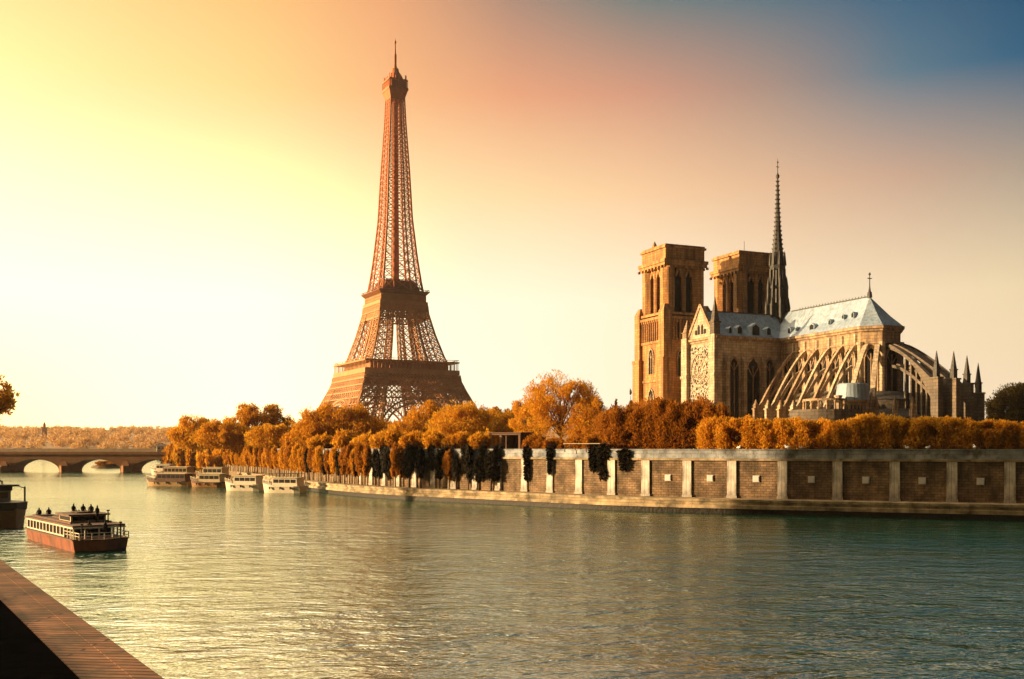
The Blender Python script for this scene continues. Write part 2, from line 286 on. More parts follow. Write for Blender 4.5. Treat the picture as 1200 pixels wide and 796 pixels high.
# ------------------------------------------------------------------ mesh helpers
class MB:
    def __init__(s): s.v = []; s.f = []; s.uv = {}
    def add(s, verts, faces):
        o = len(s.v); s.v += [tuple(p) for p in verts]; s.f += [tuple(i + o for i in f) for f in faces]
    def box(s, x0, x1, y0, y1, z0, z1):
        s.add([(x0, y0, z0), (x1, y0, z0), (x1, y1, z0), (x0, y1, z0), (x0, y0, z1), (x1, y0, z1), (x1, y1, z1), (x0, y1, z1)],
              [(0, 3, 2, 1), (4, 5, 6, 7), (0, 1, 5, 4), (1, 2, 6, 5), (2, 3, 7, 6), (3, 0, 4, 7)])
    def frustum(s, cx, cy, z0, z1, a0, b0, a1, b1):
        s.add([(cx - a0, cy - b0, z0), (cx + a0, cy - b0, z0), (cx + a0, cy + b0, z0), (cx - a0, cy + b0, z0),
               (cx - a1, cy - b1, z1), (cx + a1, cy - b1, z1), (cx + a1, cy + b1, z1), (cx - a1, cy + b1, z1)],
              [(0, 3, 2, 1), (4, 5, 6, 7), (0, 1, 5, 4), (1, 2, 6, 5), (2, 3, 7, 6), (3, 0, 4, 7)])
    def bar(s, p, q, w, h=None, up=(0, 0, 1)):
        p = Vector(p); q = Vector(q); d = q - p
        if d.length < 1e-6: return
        d.normalize(); u = Vector(up)
        if abs(d.dot(u)) > 0.98: u = Vector((1, 0, 0))
        x = d.cross(u).normalized() * (w / 2); y = x.cross(d).normalized() * ((h or w) / 2)
        s.add([p - x - y, p + x - y, p + x + y, p - x + y, q - x - y, q + x - y, q + x + y, q - x + y],
              [(0, 3, 2, 1), (4, 5, 6, 7), (0, 1, 5, 4), (1, 2, 6, 5), (2, 3, 7, 6), (3, 0, 4, 7)])
    def prism(s, poly, z0, z1):
        n = len(poly)
        s.add([(x, y, z0) for x, y in poly] + [(x, y, z1) for x, y in poly],
              [tuple(range(n - 1, -1, -1)), tuple(range(n, 2 * n))] + [(i, (i + 1) % n, n + (i + 1) % n, n + i) for i in range(n)])
    def extr(s, pts, vec):
        n = len(pts); v = Vector(vec)
        s.add([Vector(p) for p in pts] + [Vector(p) + v for p in pts],
              [tuple(range(n - 1, -1, -1)), tuple(range(n, 2 * n))] + [(i, (i + 1) % n, n + (i + 1) % n, n + i) for i in range(n)])
    def lathe(s, prof, n=8, c=(0, 0, 0), rot=0.0, sq=1.0):
        vs = []; fs = []
        for r, z in prof:
            for k in range(n):
                a = rot + 2 * math.pi * k / n; vs.append((c[0] + r * math.cos(a), c[1] + r * math.sin(a) * sq, c[2] + z))
        for i in range(len(prof) - 1):
            for k in range(n):
                k2 = (k + 1) % n; fs.append((i * n + k, i * n + k2, (i + 1) * n + k2, (i + 1) * n + k))
        fs.append(tuple(range(n - 1, -1, -1))); fs.append(tuple(range((len(prof) - 1) * n, len(prof) * n)))
        s.add(vs, fs)
    def tube(s, pts, rad, n=6):
        pts = [Vector(p) for p in pts]; vs = []; fs = []
        for i, p in enumerate(pts):
            d = (pts[min(i + 1, len(pts) - 1)] - pts[max(i - 1, 0)]).normalized()
            u = Vector((0, 0, 1)) if abs(d.z) < 0.9 else Vector((1, 0, 0))
            x = d.cross(u).normalized(); y = x.cross(d).normalized(); r = rad[i] if not isinstance(rad, (int, float)) else rad
            for k in range(n):
                a = 2 * math.pi * k / n; vs.append(p + x * (r * math.cos(a)) + y * (r * math.sin(a)))
        for i in range(len(pts) - 1):
            for k in range(n):
                k2 = (k + 1) % n; fs.append((i * n + k, i * n + k2, (i + 1) * n + k2, (i + 1) * n + k))
        fs.append(tuple(range(n - 1, -1, -1))); fs.append(tuple(range((len(pts) - 1) * n, len(pts) * n)))
        s.add(vs, fs)
    def build(s, name, m, parent=None, smooth=False, fix=True):
        me = bpy.data.meshes.new(name); me.from_pydata(s.v, [], s.f); me.materials.append(m)
        if fix:
            bm = bmesh.new(); bm.from_mesh(me); bmesh.ops.recalc_face_normals(bm, faces=bm.faces); bm.to_mesh(me); bm.free()
        if smooth:
            for p in me.polygons: p.use_smooth = True
        o = bpy.data.objects.new(name, me); COL.objects.link(o)
        if parent: o.parent = parent
        return o

def tag(o, label=None, cat=None, group=None, kind=None):
    if label: o['label'] = label
    if cat: o['category'] = cat
    if group: o['group'] = group
    if kind: o['kind'] = kind
    return o
def empty(name, loc, rz, label, cat, group=None):
    o = bpy.data.objects.new(name, None); COL.objects.link(o); o.location = loc; o.rotation_euler = (0, 0, rz); o.empty_display_size = 0.5
    return tag(o, label, cat, group)
CH = {}
def kids(o): return [c for c in bpy.data.objects if c.parent == o]
def copy_tree(o, parent=None):
    c = o.copy(); COL.objects.link(c); c.parent = parent
    for k in kids(o): copy_tree(k, c)
    return c

# ------------------------------------------------------------------ river bank curve (front edge of the lower quay)
Q0 = [(330, 50), (240, 80), (180, 98), (140, 113), (100, 128), (69.75, 139.5), (49, 148), (18.9, 162), (-1.5, 180), (-27.4, 205), (-48, 240), (-76, 305),
      (-108, 370), (-138, 425), (-165, 520), (-200, 700), (-330, 960)]
def catmull(P, n=14):
    out = []
    for i in range(len(P) - 1):
        p0 = Vector(P[max(i - 1, 0)]); p1 = Vector(P[i]); p2 = Vector(P[i + 1]); p3 = Vector(P[min(i + 2, len(P) - 1)])
        for k in range(n):
            t = k / n
            out.append(0.5 * ((2 * p1) + (p2 - p0) * t + (2 * p0 - 5 * p1 + 4 * p2 - p3) * t * t + (3 * p1 - p0 - 3 * p2 + p3) * t ** 3))
    out.append(Vector(P[-1])); return out
QC = catmull(Q0)
QS = [0.0]
for a, b in zip(QC, QC[1:]): QS.append(QS[-1] + (b - a).length)
def qat(s, off=0.0):
    """point on the bank at arc length s, pushed inland by off; also the unit tangent (towards the far end) and inland normal"""
    i = max(0, min(len(QC) - 2, int(np.searchsorted(QS, s)) - 1))
    t = (s - QS[i]) / (QS[i + 1] - QS[i]); p = QC[i].lerp(QC[i + 1], t)
    a = QC[max(i - 3, 0)]; b = QC[min(i + 4, len(QC) - 1)]
    tg = (b - a).normalized(); nn = Vector((tg.y, -tg.x))     # inland
    return p + nn * off, tg, nn
def s_of_px(px, off=0.0):
    best = None
    for k in range(0, int(QS[-1] * 4)):
        s = k / 4; p, _, _ = qat(s, off); e = abs(600 + p.x / p.y * F - px)
        if 60 < p.y < 432 and (best is None or e < best[0]): best = (e, s)
    return best[1]
def sweep(prof, s0, s1, step=1.5, closed=True):
    """a profile of (inland offset, z) swept along the bank; uv = arc length, profile length"""
    mb = MB(); n = int((s1 - s0) / step) + 1; m_ = len(prof); uvs = []
    per = [0.0]
    for a, b in zip(prof, prof[1:]): per.append(per[-1] + math.hypot(b[0] - a[0], b[1] - a[1]))
    for i in range(n + 1):
        s = s0 + (s1 - s0) * i / n
        for (o, z) in prof:
            p, _, _ = qat(s, o); mb.v.append((p.x, p.y, z))
        uvs.append(s)
    fu = []
    for i in range(n):
        for k in range(m_ - 1):
            mb.f.append((i * m_ + k, (i + 1) * m_ + k, (i + 1) * m_ + k + 1, i * m_ + k + 1))
            fu.append([(uvs[i], per[k]), (uvs[i + 1], per[k]), (uvs[i + 1], per[k + 1]), (uvs[i], per[k + 1])])
    mb.fu = fu; return mb
def build_sweep(mb, name, m, parent=None):
    o = mb.build(name, m, parent, fix=False); uv = o.data.uv_layers.new(name='UVMap'); k = 0
    for f in mb.fu:
        for c in f: uv.data[k].uv = c; k += 1
    return o
WALL_OFF = 4.0
GROUND_Z = 9.35

# ------------------------------------------------------------------ setting: water, ground, hills
w = MB(); w.add([(-6000, -300, 0), (6000, -300, 0), (6000, 9000, 0), (-6000, 9000, 0)], [(0, 1, 2, 3)])
tag(w.build('river_water', M['water']), kind='structure')

g = MB(); pts = []
s = 0.0
while s < QS[-1]:
    p, _, _ = qat(s, WALL_OFF + 0.45); pts.append((p.x, p.y, GROUND_Z)); s += 4
pts += [(-600, 1010, GROUND_Z), (-6000, 1100, GROUND_Z), (-6000, 8900, GROUND_Z), (6000, 8900, GROUND_Z), (6000, 50, GROUND_Z)]
n = len(pts)
g.add(pts + [(x, y, -1) for x, y, z in pts], [tuple(range(n))] + [(i, (i + 1) % n, n + (i + 1) % n, n + i) for i in range(n)])
tag(g.build('ground', M['ground']), kind='structure')

h = MB(); NX, NY = 150, 30
for j in range(NY + 1):
    for i in range(NX + 1):
        y = 1060 + (2900 - 1060) * j / NY; x = (-1.6 + 3.2 * i / NX) * y
        t = j / NY
        z = 6 + 44 * min(1, t * 1.5) ** 0.8 + 7 * mnoise.noise(Vector((x * .003, y * .003, 0))) * t * 2 + 3.5 * mnoise.noise(Vector((x * .02, y * .02, 3)))
        h.v.append((x, y, z))
for j in range(NY):
    for i in range(NX):
        a = j * (NX + 1) + i; h.f.append((a, a + 1, a + NX + 2, a + NX + 1))
tag(h.build('hills', M['hill'], smooth=True, fix=False), kind='structure')

bp_ = MB(); bp_.prism([(-88, 40), (-88, 172), (-150, 300), (-232, 436), (-420, 900), (-700, 1050), (-3000, 1100), (-3000, -250), (-60, -250), (-32, 12), (-60, 40)], -1.2, 4.0)
tag(bp_.build('near_bank', M['ground']), kind='structure')

# ------------------------------------------------------------------ the island quay wall
SR = s_of_px(1700, WALL_OFF); SL = s_of_px(292, WALL_OFF)
wall = empty('quay_wall', (0, 0, 0), 0, 'long curved masonry embankment wall with pale pilasters and a stone parapet', 'wall')
build_sweep(sweep([(WALL_OFF, 2.25), (WALL_OFF, 8.05)], SR, SL), 'masonry_panel', M['quay_brick'], wall)
build_sweep(sweep([(WALL_OFF - .38, 8.02), (WALL_OFF - .38, 8.34), (WALL_OFF - .16, 8.36), (WALL_OFF, 8.02), (WALL_OFF - .38, 8.02)], SR, SL), 'cornice', M['coping'], wall)
build_sweep(sweep([(WALL_OFF - .14, 8.365), (WALL_OFF - .14, 9.62), (WALL_OFF - .26, 9.63), (WALL_OFF - .26, 9.82), (WALL_OFF + .5, 9.82), (WALL_OFF + .44, 8.8)], SR, SL), 'parapet', M['parapet'], wall)
quay = empty('lower_quay', (0, 0, 0), 0, 'low stone ledge with a pale coping running along the foot of the embankment wall', 'quay')
build_sweep(sweep([(0.9, 2.22), (WALL_OFF + .05, 2.25)], SR, SL), 'walkway', M['coping'], quay)
build_sweep(sweep([(0.5, .78), (-.1, .8), (-.1, 1.3), (0.12, 1.38), (0.2, 1.42), (0.2, 1.8), (-.02, 1.84), (-.02, 2.2), (0.9, 2.24)], SR, SL), 'coping', M['coping'], quay)
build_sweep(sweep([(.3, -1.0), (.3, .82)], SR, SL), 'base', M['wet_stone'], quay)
PIL_PX = [1182.5, 1115.5, 1048.8, 981.8, 918, 857.6, 805, 757.5, 717, 678.7, 644.5, 614.7, 585, 558, 532]
S_PIL = [s_of_px(p, WALL_OFF) for p in PIL_PX]
print('pilaster spacing', [round(b - a, 2) for a, b in zip(S_PIL, S_PIL[1:])])
S_PIL.reverse()                                   # now from the far end towards the camera's right ... arc length decreases
far = [S_PIL[0] + 5.75 * k for k in range(6, 0, -1)]
near = [S_PIL[-1] - 7.5 * k for k in range(1, 4)]
for s in far + S_PIL + near:
    p, tg, nn = qat(s, WALL_OFF - .02)
    m = MB(); hw = .7; m.box(-hw, hw, -.26, .0, 2.26, 8.01); m.box(-hw - .08, hw + .08, -.33, -.0, 2.262, 2.62); 
    o = m.build('pilaster', M['pilaster'], wall); o.location = (p.x, p.y, 0); o.rotation_euler.z = math.atan2(-tg.y, -tg.x)
for px in (783, 832, 887, 950, 1015, 1081, 1148):
    p, tg, nn = qat(s_of_px(px, WALL_OFF), WALL_OFF - .02)
    m = MB(); m.box(-.5, .5, -.14, 0, 4.75, 5.75); m.box(-.4, .4, -.2, -.1, 4.85, 5.65)
    o = m.build('square_block', M['plaque'], wall); o.location = (p.x, p.y, 0); o.rotation_euler.z = math.atan2(-tg.y, -tg.x)

# ------------------------------------------------------------------ near quay (camera's side)
EA = Vector((-7.5, 22.1)); ED = Vector((-.5446, .8387)); EN = Vector((-.8387, -.5446))   # edge start, along, inland
nq = empty('near_quay', (EA.x, EA.y, 0), math.atan2(ED.y, ED.x), 'reddish paved stone quay edge half in black shadow above the water', 'quay')
m = MB(); m.box(-40, 40, .5472, 1.5, 4.6, 5.0); m.build('paving', M['near_stone'], nq)
m = MB(); m.box(-40, 40, 1.503, 30, 4.6, 4.98); m.build('road', M['tar'], nq)  # near-black strip; the parapet's shadow is painted into the paving colour
m = MB(); m.box(-40, 40, 0.0, .547, 4.66, 5.012); m.build('edge_stone', M['near_stone'], nq)
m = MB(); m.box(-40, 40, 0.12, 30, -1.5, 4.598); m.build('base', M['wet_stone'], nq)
pw = empty('parapet_wall', (EA.x, EA.y, 5.0), math.atan2(ED.y, ED.x), 'low masonry parapet wall set back on the near quay', 'wall')
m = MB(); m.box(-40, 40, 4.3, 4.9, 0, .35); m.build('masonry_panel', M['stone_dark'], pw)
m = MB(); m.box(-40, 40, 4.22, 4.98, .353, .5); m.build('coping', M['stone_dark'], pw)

# ------------------------------------------------------------------ iron tower
TX, TY = -92.7, 812.0
tw = empty('lattice_tower', (TX, TY, 0), R(27.5), 'very tall tapering brown iron lattice tower with two platforms', 'tower')
PZ = [9, 43.8, 67, 77, 98, 118, 137, 160, 190.7, 228, 266.5, 288]
PA = [63, 46.5, 36, 30.6, 24.2, 19.4, 16.0, 13.2, 10.35, 8.7, 6.5, 5.7]
def ta(z): return float(np.interp(z, PZ, PA))
def tlw(z): return float(np.interp(z, [9, 67, 77, 118, 137], [25, 17, 15.5, 10.5, 9.0]))
def legm(sx, sy, z0, z1, npan, ncol, wc, wl):
    m = MB(); zs = [z0 + (z1 - z0) * i / npan for i in range(npan + 1)]
    def cpt(i, j, z):   # i,j in 0..1 across the leg section, 0 at the outer corner
        a = ta(z); w_ = tlw(z); return Vector((sx * (a - w_ * i), sy * (a - w_ * j), z))
    for za, zb in zip(zs, zs[1:]):
        for (i, j) in ((0, 0), (1, 0), (0, 1), (1, 1)): m.bar(cpt(i, j, za), cpt(i, j, zb), wc)
        for f in range(4):
            def P(t, z): return (cpt(t, 0, z), cpt(0, t, z), cpt(t, 1, z), cpt(1, t, z))[f]
            m.bar(P(0, za), P(1, za), wl)
            for c in range(ncol):
                t0, t1 = c / ncol, (c + 1) / ncol
                m.bar(P(t0, za), P(t1, zb), wl); m.bar(P(t1, za), P(t0, zb), wl)
                if c: m.bar(P(t0, za), P(t0, zb), wl * 1.1)
    return m
for sx in (1, -1):
    for sy in (1, -1):
        m = legm(sx, sy, 8, 70, 9, 3, 1.7, .6)
        up = legm(sx, sy, 76, 126, 9, 2, 1.15, .45); m.add(up.v, up.f)
        m.build('leg', M['iron'], tw)
def face(k):      # face k: map (t across -1..1, offset outward r, z) to a point
    c, s_ = [(1, 0), (0, 1), (-1, 0), (0, -1)][k]
    return lambda x, r, z: Vector((c * r - s_ * x, s_ * r + c * x, z))
def ring(m, z0, z1, a0, a1, th):
    for k in range(4):
        P = face(k)
        q = [P(-a0, a0, z0), P(a0, a0, z0), P(a1, a1, z1), P(-a1, a1, z1)]
        i_ = [P(-a0 + th, a0 - th, z0), P(a0 - th, a0 - th, z0), P(a1 - th, a1 - th, z1), P(-a1 + th, a1 - th, z1)]
        m.add(q + i_, [(0, 1, 2, 3), (7, 6, 5, 4), (0, 4, 5, 1), (3, 2, 6, 7)])
def lattice_row(m, z0, z1, ncell, wl, fa=ta, inset=0.0, frac=1.0):
    for k in range(4):
        P = face(k); a0 = fa(z0) - inset; a1 = fa(z1) - inset
        m.bar(P(-a0, a0, z0), P(a0, a0, z0), wl * 1.5); 
        for c in range(ncell):
            u0 = -1 + 2 * c / ncell; u1 = -1 + 2 * (c + 1) / ncell
            m.bar(P(u0 * a0, a0, z0), P(u1 * a1, a1, z1), wl); m.bar(P(u1 * a0, a0, z0), P(u0 * a1, a1, z1), wl)
            m.bar(P(u0 * a0, a0, z0), P(u0 * a1, a1, z1), wl)
# first platform
fp = MB(); za = lambda z: float(np.interp(z, [44, 52, 62, 70], [46.8, 43.5, 39.6, 38.4]))
ring(fp, 66.2, 70.0, 38.6, 38.6, 1.2); ring(fp, 61.8, 62.6, 39.9, 39.7, .8); ring(fp, 57.0, 57.8, 41.6, 41.3, .8); ring(fp, 52, 52.8, 43.5, 43.2, .8)
lattice_row(fp, 62.6, 66.2, 28, .5, za); lattice_row(fp, 57.6, 62, 22, .5, za, .2); lattice_row(fp, 52.6, 57.2, 20, .5, za, .2); lattice_row(fp, 47.5, 52.2, 18, .5, za, .3)
fpo = fp.build('first_platform', M['iron'], tw)
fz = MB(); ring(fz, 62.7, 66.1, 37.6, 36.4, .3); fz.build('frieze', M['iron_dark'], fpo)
fg = MB(); ring(fg, 75.4, 76.6, 38.4, 38.6, 9.5); ring(fg, 70.0, 75.4, 32.0, 31.4, .6)
for k in range(4):
    P = face(k)
    for c in range(25):
        x = -37.5 + 75 * c / 24; fg.bar(P(x, 37.6, 70), P(x, 37.6, 75.4), .45)
        if c % 2: fg.bar(P(x, 38.2, 76.6), P(x, 38.2, 77.8), .3)
    fg.bar(P(-38.2, 38.2, 77.8), P(38.2, 38.2, 77.8), .35)
fg.build('gallery', M['iron'], fpo)
# arches between the feet
for k in range(4):
    P = face(k); m = MB(); prev_ = None
    for i in range(25):
        t = math.pi * i / 24; out = []
        for rr in (0.0, 3.6):
            x = -(31 + rr) * math.cos(t); z = 14 + (29.5 + rr) * math.sin(t); out.append(P(x, ta(max(z, 9)) - .8, z))
        if prev_:
            m.bar(prev_[0], out[0], 1.1); m.bar(prev_[1], out[1], 1.1); m.bar(prev_[0], out[1], .5); m.bar(prev_[1], out[0], .5)
        prev_ = out
    for c in range(21):     # spandrel struts up to the frieze
        x = -27 + 54 * c / 20; z = 14 + 33 * math.sqrt(max(0, 1 - (x / 34.6) ** 2))
        if z < 47: m.bar(P(x, ta(z) - .8, z), P(x, ta(47.5) - .8, 47.6), .5); m.bar(P(x, ta(z) - .8, z), P(x + 2.7, ta(47.5) - .8, 47.6), .45)
    m.build('arch', M['iron'], tw)
# slim trusses between the legs of the middle stage
for k in range(4):
    P = face(k)
    for u in (-.16, .16):
        pz = None; m = MB()
        for i in range(15):
            z = 77 + 38 * i / 14; a = ta(z) - .3; wd = .07 * a
            q = (P(u * a - wd, a, z), P(u * a + wd, a, z))
            if pz:
                m.bar(pz[0], q[0], .6); m.bar(pz[1], q[1], .6); m.bar(pz[0], q[1], .4); m.bar(pz[1], q[0], .4)
            pz = q
        m.build('truss', M['iron'], tw)
# second platform
sp = MB(); sa = lambda z: float(np.interp(z, [110, 124, 131], [20.9, 19.6, 19.2]))
ring(sp, 121.5, 124.2, 19.9, 19.8, .8); ring(sp, 116, 116.6, 20.4, 20.3, .6); ring(sp, 110.5, 111.4, 21.3, 21.1, .7)
lattice_row(sp, 116.5, 121.6, 16, .5, sa); lattice_row(sp, 111.3, 116.1, 14, .55, sa); 
ring(sp, 124.2, 129.6, 18.2, 17.8, .5)
lattice_row(sp, 124.2, 129.6, 18, .45, lambda z: 18.6)
spo = sp.build('second_platform', M['iron'], tw)
sg = MB(); sg.frustum(0, 0, 129.6, 131.6, 19.0, 19.0, 20.9, 20.9); sg.frustum(0, 0, 131.6, 132.3, 21, 21, 21, 21)
for k in range(4):
    P = face(k); sg.bar(P(-20.6, 20.6, 133.4), P(20.6, 20.6, 133.4), .35)
    for c in range(15): x = -20.6 + 41.2 * c / 14; sg.bar(P(x, 20.6, 132.2), P(x, 20.6, 133.4), .3)
sg.frustum(0, 0, 132.3, 136.5, 15.2, 15.2, 14.6, 14.6); sg.frustum(0, 0, 136.5, 141.5, 13.6, 13.6, 11.6, 11.6)
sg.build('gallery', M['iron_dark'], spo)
# upper shaft
sh = MB(); z = 133.0; zs = [z]
while z < 287: z += max(2.6, ta(z) * .5); zs.append(min(z, 288.5))
for za_, zb_ in zip(zs, zs[1:]):
    a0, a1 = ta(za_), ta(zb_); wc = .36 + .035 * a0; wl = .24 + .014 * a0
    for k in range(4):
        P = face(k); sh.bar(P(a0, a0, za_), P(a1, a1, zb_), wc * 1.5)
        sh.bar(P(-a0, a0, za_), P(a0, a0, za_), wl)
        nc = 3
        ed = [-1, -.42, .42, 1] if a0 > 7 else [-1, -.36, .36, 1]
        for c in range(nc):
            u0, u1 = ed[c], ed[c + 1]
            sh.bar(P(u0 * a0, a0, za_), P(u1 * a1, a1, zb_), wl); sh.bar(P(u1 * a0, a0, za_), P(u0 * a1, a1, zb_), wl)
            if c: sh.bar(P(u0 * a0, a0, za_), P(u0 * a1, a1, zb_), wc * 1.1)
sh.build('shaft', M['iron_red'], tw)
lf = MB(); lf.frustum(0, 0, 126, 289, 2.6, 2.6, 1.7, 1.7)
lf.build('lift_column', M['iron_red'], tw)
tg_ = MB(); tg_.frustum(0, 0, 285, 292, 5.7, 5.7, 7.8, 7.8); tg_.frustum(0, 0, 292, 294, 8.1, 8.1, 8.1, 8.1); tg_.frustum(0, 0, 294, 299.5, 6.9, 6.9, 6.9, 6.9)
tg_.frustum(0, 0, 299.5, 300.6, 7.9, 7.9, 7.7, 7.7)
for k in range(4):
    P = face(k)
    for c in range(9): x = -7.6 + 15.2 * c / 8; tg_.bar(P(x, 7.6, 294), P(x, 7.6, 299.5), .4)
    for x in (-6, -2, 2, 6): tg_.bar(P(x, 7, 300.6), P(x, 7, 303.2 + (abs(x) > 3)), .5)
tg_.build('top_gallery', M['iron_red'], tw)
dm = MB(); dm.lathe([(6.9, 300.6), (6.2, 303), (5.0, 305.5), (3.4, 307.5), (2.8, 309.5), (3.0, 310), (1.7, 311.5)], 12); dm.build('dome', M['iron_red'], tw)
an = MB(); an.lathe([(1.5, 311.5), (1.1, 316), (1.25, 316.2), (1.2, 322), (.75, 322.4), (.5, 330), (.9, 330.6), (1.1, 331.6), (.8, 332.6), (.3, 333), (.25, 334.5)], 8); an.build('antenna', M['iron_red'], tw)

# ------------------------------------------------------------------ cathedral; local x = towards the apse, y = north (away), south = -y
ca = empty('cathedral', (86.8, 329.6, 10.75), math.atan2(-.918, .396), 'gothic stone cathedral with twin square towers, a dark spire and flying buttresses', 'cathedral')
def wallbox(name, m, mt): return m.build(name, mt, ca)
HW, EV, RG = 7.0, 33.0, 42.6
APSE = [(43.5, -HW), (48, -3.3), (48, 3.3), (43.5, HW)]
def off_poly(poly, d):
    c = Vector((30, 0)); out = []
    for x, y in poly: 
        v = Vector((x, y)); nx = 1 if x > 44 else (0.45 if x > 40 else 0); ny = 0 if abs(y) < 1 else (1 if y > 0 else -1) * (.55 if x > 44 else 1)
        out.append((x + nx * d, y + ny * d))
    return out
body = [(8.5, -HW)] + APSE + [(8.5, HW)]
m = MB(); m.prism(body, -2, EV - 1.2); choir = wallbox('choir_wall', m, M['stone'])
m = MB(); m.prism(off_poly(body, .35), EV - 4.6, EV - 4.1); m.prism(off_poly(body, .55), EV - 1.2, EV - .5); m.prism(off_poly(body, 1.0), EV - .5, EV + .25)
m.build('cornice', M['stone'], choir)
m = MB(); m.box(-33, -8.5, -HW, HW, -2, EV); wallbox('nave_wall', m, M['stone'])
m = MB(); m.box(-33, -8.6, -18, -HW - .01, -2, 19); m.extr([(-33, -18, 19.01), (-33, -7.01, 19.01), (-33, -7.01, 23)], (24.4, 0, 0)); wallbox('nave_aisle', m, M['stone'])
# roofs
AX = 39.5
def roof(m, x0, x1, hw, z0, z1, axis='x', sag=.9):
    # slightly concave slopes
    pr = [(-hw - .6, z0), (-hw * .62, z0 + (z1 - z0) * .33), (-hw * .3, z0 + (z1 - z0) * .68), (0, z1), (hw * .3, z0 + (z1 - z0) * .68), (hw * .62, z0 + (z1 - z0) * .33), (hw + .6, z0)]
    if axis == 'x': m.extr([(x0, y, z) for y, z in pr], (x1 - x0, 0, 0))
    else: m.extr([(y, x0, z) for y, z in pr], (0, x1 - x0, 0))
m = MB(); roof(m, 5, AX, HW, EV + .26, RG); choir_roof = wallbox('choir_roof', m, M['lead'])
m = MB(); ap = off_poly(APSE, .7); base = [(AX + .01, -HW - .6)] + ap + [(AX + .01, HW + .6)]
mid = [(AX + .01 + (x - AX) * .62, y * .62) for x, y in base]; zt = EV + .26 + (RG - EV) * .33
vs = [(x, y, EV + .26) for x, y in base] + [(x, y, zt) for x, y in mid] + [(AX + .01, 0, RG)]
nb_ = len(base); fs = []
for i in range(nb_ - 1):
    fs.append((i, i + 1, nb_ + i + 1, nb_ + i)); fs.append((nb_ + i, nb_ + i + 1, 2 * nb_))
fs.append((nb_ - 1, 0, nb_, 2 * nb_ - 1)); fs.append((2 * nb_ - 1, nb_, 2 * nb_)); fs.append(tuple(range(nb_ - 1, -1, -1)))
m.add(vs, fs); wallbox('apse_roof', m, M['lead'])
m = MB(); roof(m, -33, 5, HW, EV, RG); wallbox('nave_roof', m, M['lead'])
TV = 30.6
m = MB(); roof(m, -TV + .8, TV - .8, 7.9, EV + .26, RG - .8, 'y'); tr_roof = wallbox('transept_roof', m, M['lead'])
m = MB(); m.bar((5, 0, RG), (AX, 0, RG), .35); m.bar((0, -TV + 1, RG - .8), (0, TV - 1, RG - .8), .35)
for i in range(24): m.bar((9 + i * 1.3, 0, RG), (9 + i * 1.3, 0, RG + .55), .15)
wallbox('ridge_crest', m, M['lead_dark'])
def dormer(x, y, z, wd, ht, face_dir, parent):
    m = MB(); fx, fy = face_dir; px_, py_ = -fy, fx
    def P(a, b, zz): return (x + px_ * a + fx * b, y + py_ * a + fy * b, zz)
    m.extr([P(-wd / 2, 0, z), P(wd / 2, 0, z), P(wd / 2, 0, z + ht * .7), P(0, 0, z + ht), P(-wd / 2, 0, z + ht * .7)], (-fx * 2.4, -fy * 2.4, 0))
    o = m.build('dormer', M['lead'], parent)
    m = MB(); m.extr([P(-wd * .36, .06, z + .12), P(wd * .36, .06, z + .12), P(wd * .36, .06, z + ht * .62), P(0, .06, z + ht * .86), P(-wd * .36, .06, z + ht * .62)], (-fx * .1, -fy * .1, 0))
    m.build('opening', M['void'], o)
for x, z, wd, ht in ((11.5, 34.7, 1.3, 2.0), (14.5, 35.0, .8, 1.4), (22, 34.6, 2.4, 2.0), (29, 35.4, .9, 1.7), (34, 36.6, .8, 1.3), (38.0, 36.5, 1.0, 1.7)):
    yy = -(HW * .62 + (HW * .38) * max(0, 1 - (z - EV) / 3.1)) - .3
    dormer(x, yy - .3, z, wd, ht, (0, -1), choir_roof)
for y, z, wd, ht in ((-25, 34.2, 1.2, 2.2), (-21.5, 34.2, 1.9, 2.8), (-15.5, 34.0, 3.6, 4.0), (-10.6, 34.3, 1.9, 2.7)):
    dormer(7.3, y, z, wd, ht, (1, 0), tr_roof)
# transept
m = MB(); m.box(-8.5, 8.5, -TV, -HW, -2, EV - 1.2); m.box(-8.5, 8.5, HW, TV, -2, EV - 1.2); transept = wallbox('transept_wall', m, M['stone_light'])
m = MB(); m.box(-8.9, 8.9, -TV - .4, TV + .4, EV - 1.2, EV - .5); m.box(-9.5, 9.5, -TV - .9, TV + .9, EV - .5, EV + .25); m.build('cornice', M['stone'], transept)
gab = MB(); gab.extr([(-7.0, -TV - .3, EV + .26), (7.0, -TV - .3, EV + .26), (0, -TV - .3, RG + .6)], (0, 1.4, 0)); gable = wallbox('gable', gab, M['stone_light'])
m = MB(); m.bar((-7.2, -TV - .3, EV + .3), (0, -TV - .3, RG + 1.0), .6, .9); m.bar((7.2, -TV - .3, EV + .3), (0, -TV - .3, RG + 1.0), .6, .9); m.build('gable_coping', M['stone'], gable)
m = MB()
for x, hh in ((-2.4, 1.7), (-.95, 3.2), (.95, 3.2), (2.4, 1.7)): m.extr([(x - .6, -TV - .36, EV + 1.4), (x + .6, -TV - .36, EV + 1.4), (x + .6, -TV - .36, EV + 1.4 + hh * .75), (x, -TV - .36, EV + 1.4 + hh), (x - .6, -TV - .36, EV + 1.4 + hh * .75)], (0, .3, 0))
m.build('opening', M['void'], gable)
m = MB(); m.box(-5.6, 5.6, -TV - .22, -TV + .2, 6, EV - 2.2); pan = wallbox('tracery_panel', m, M['tracery'])
m = MB()
for rr in (5.1, 3.3, 1.4):
    pv = None
    for i in range(33):
        t = 2 * math.pi * i / 32; q = (rr * math.cos(t), -TV - .3, 23.5 + rr * math.sin(t))
        if pv: m.bar(pv, q, .34)
        pv = q
for i in range(12):
    t = 2 * math.pi * i / 12; m.bar((1.4 * math.cos(t), -TV - .3, 23.5 + 1.4 * math.sin(t)), (5.1 * math.cos(t), -TV - .3, 23.5 + 5.1 * math.sin(t)), .26)
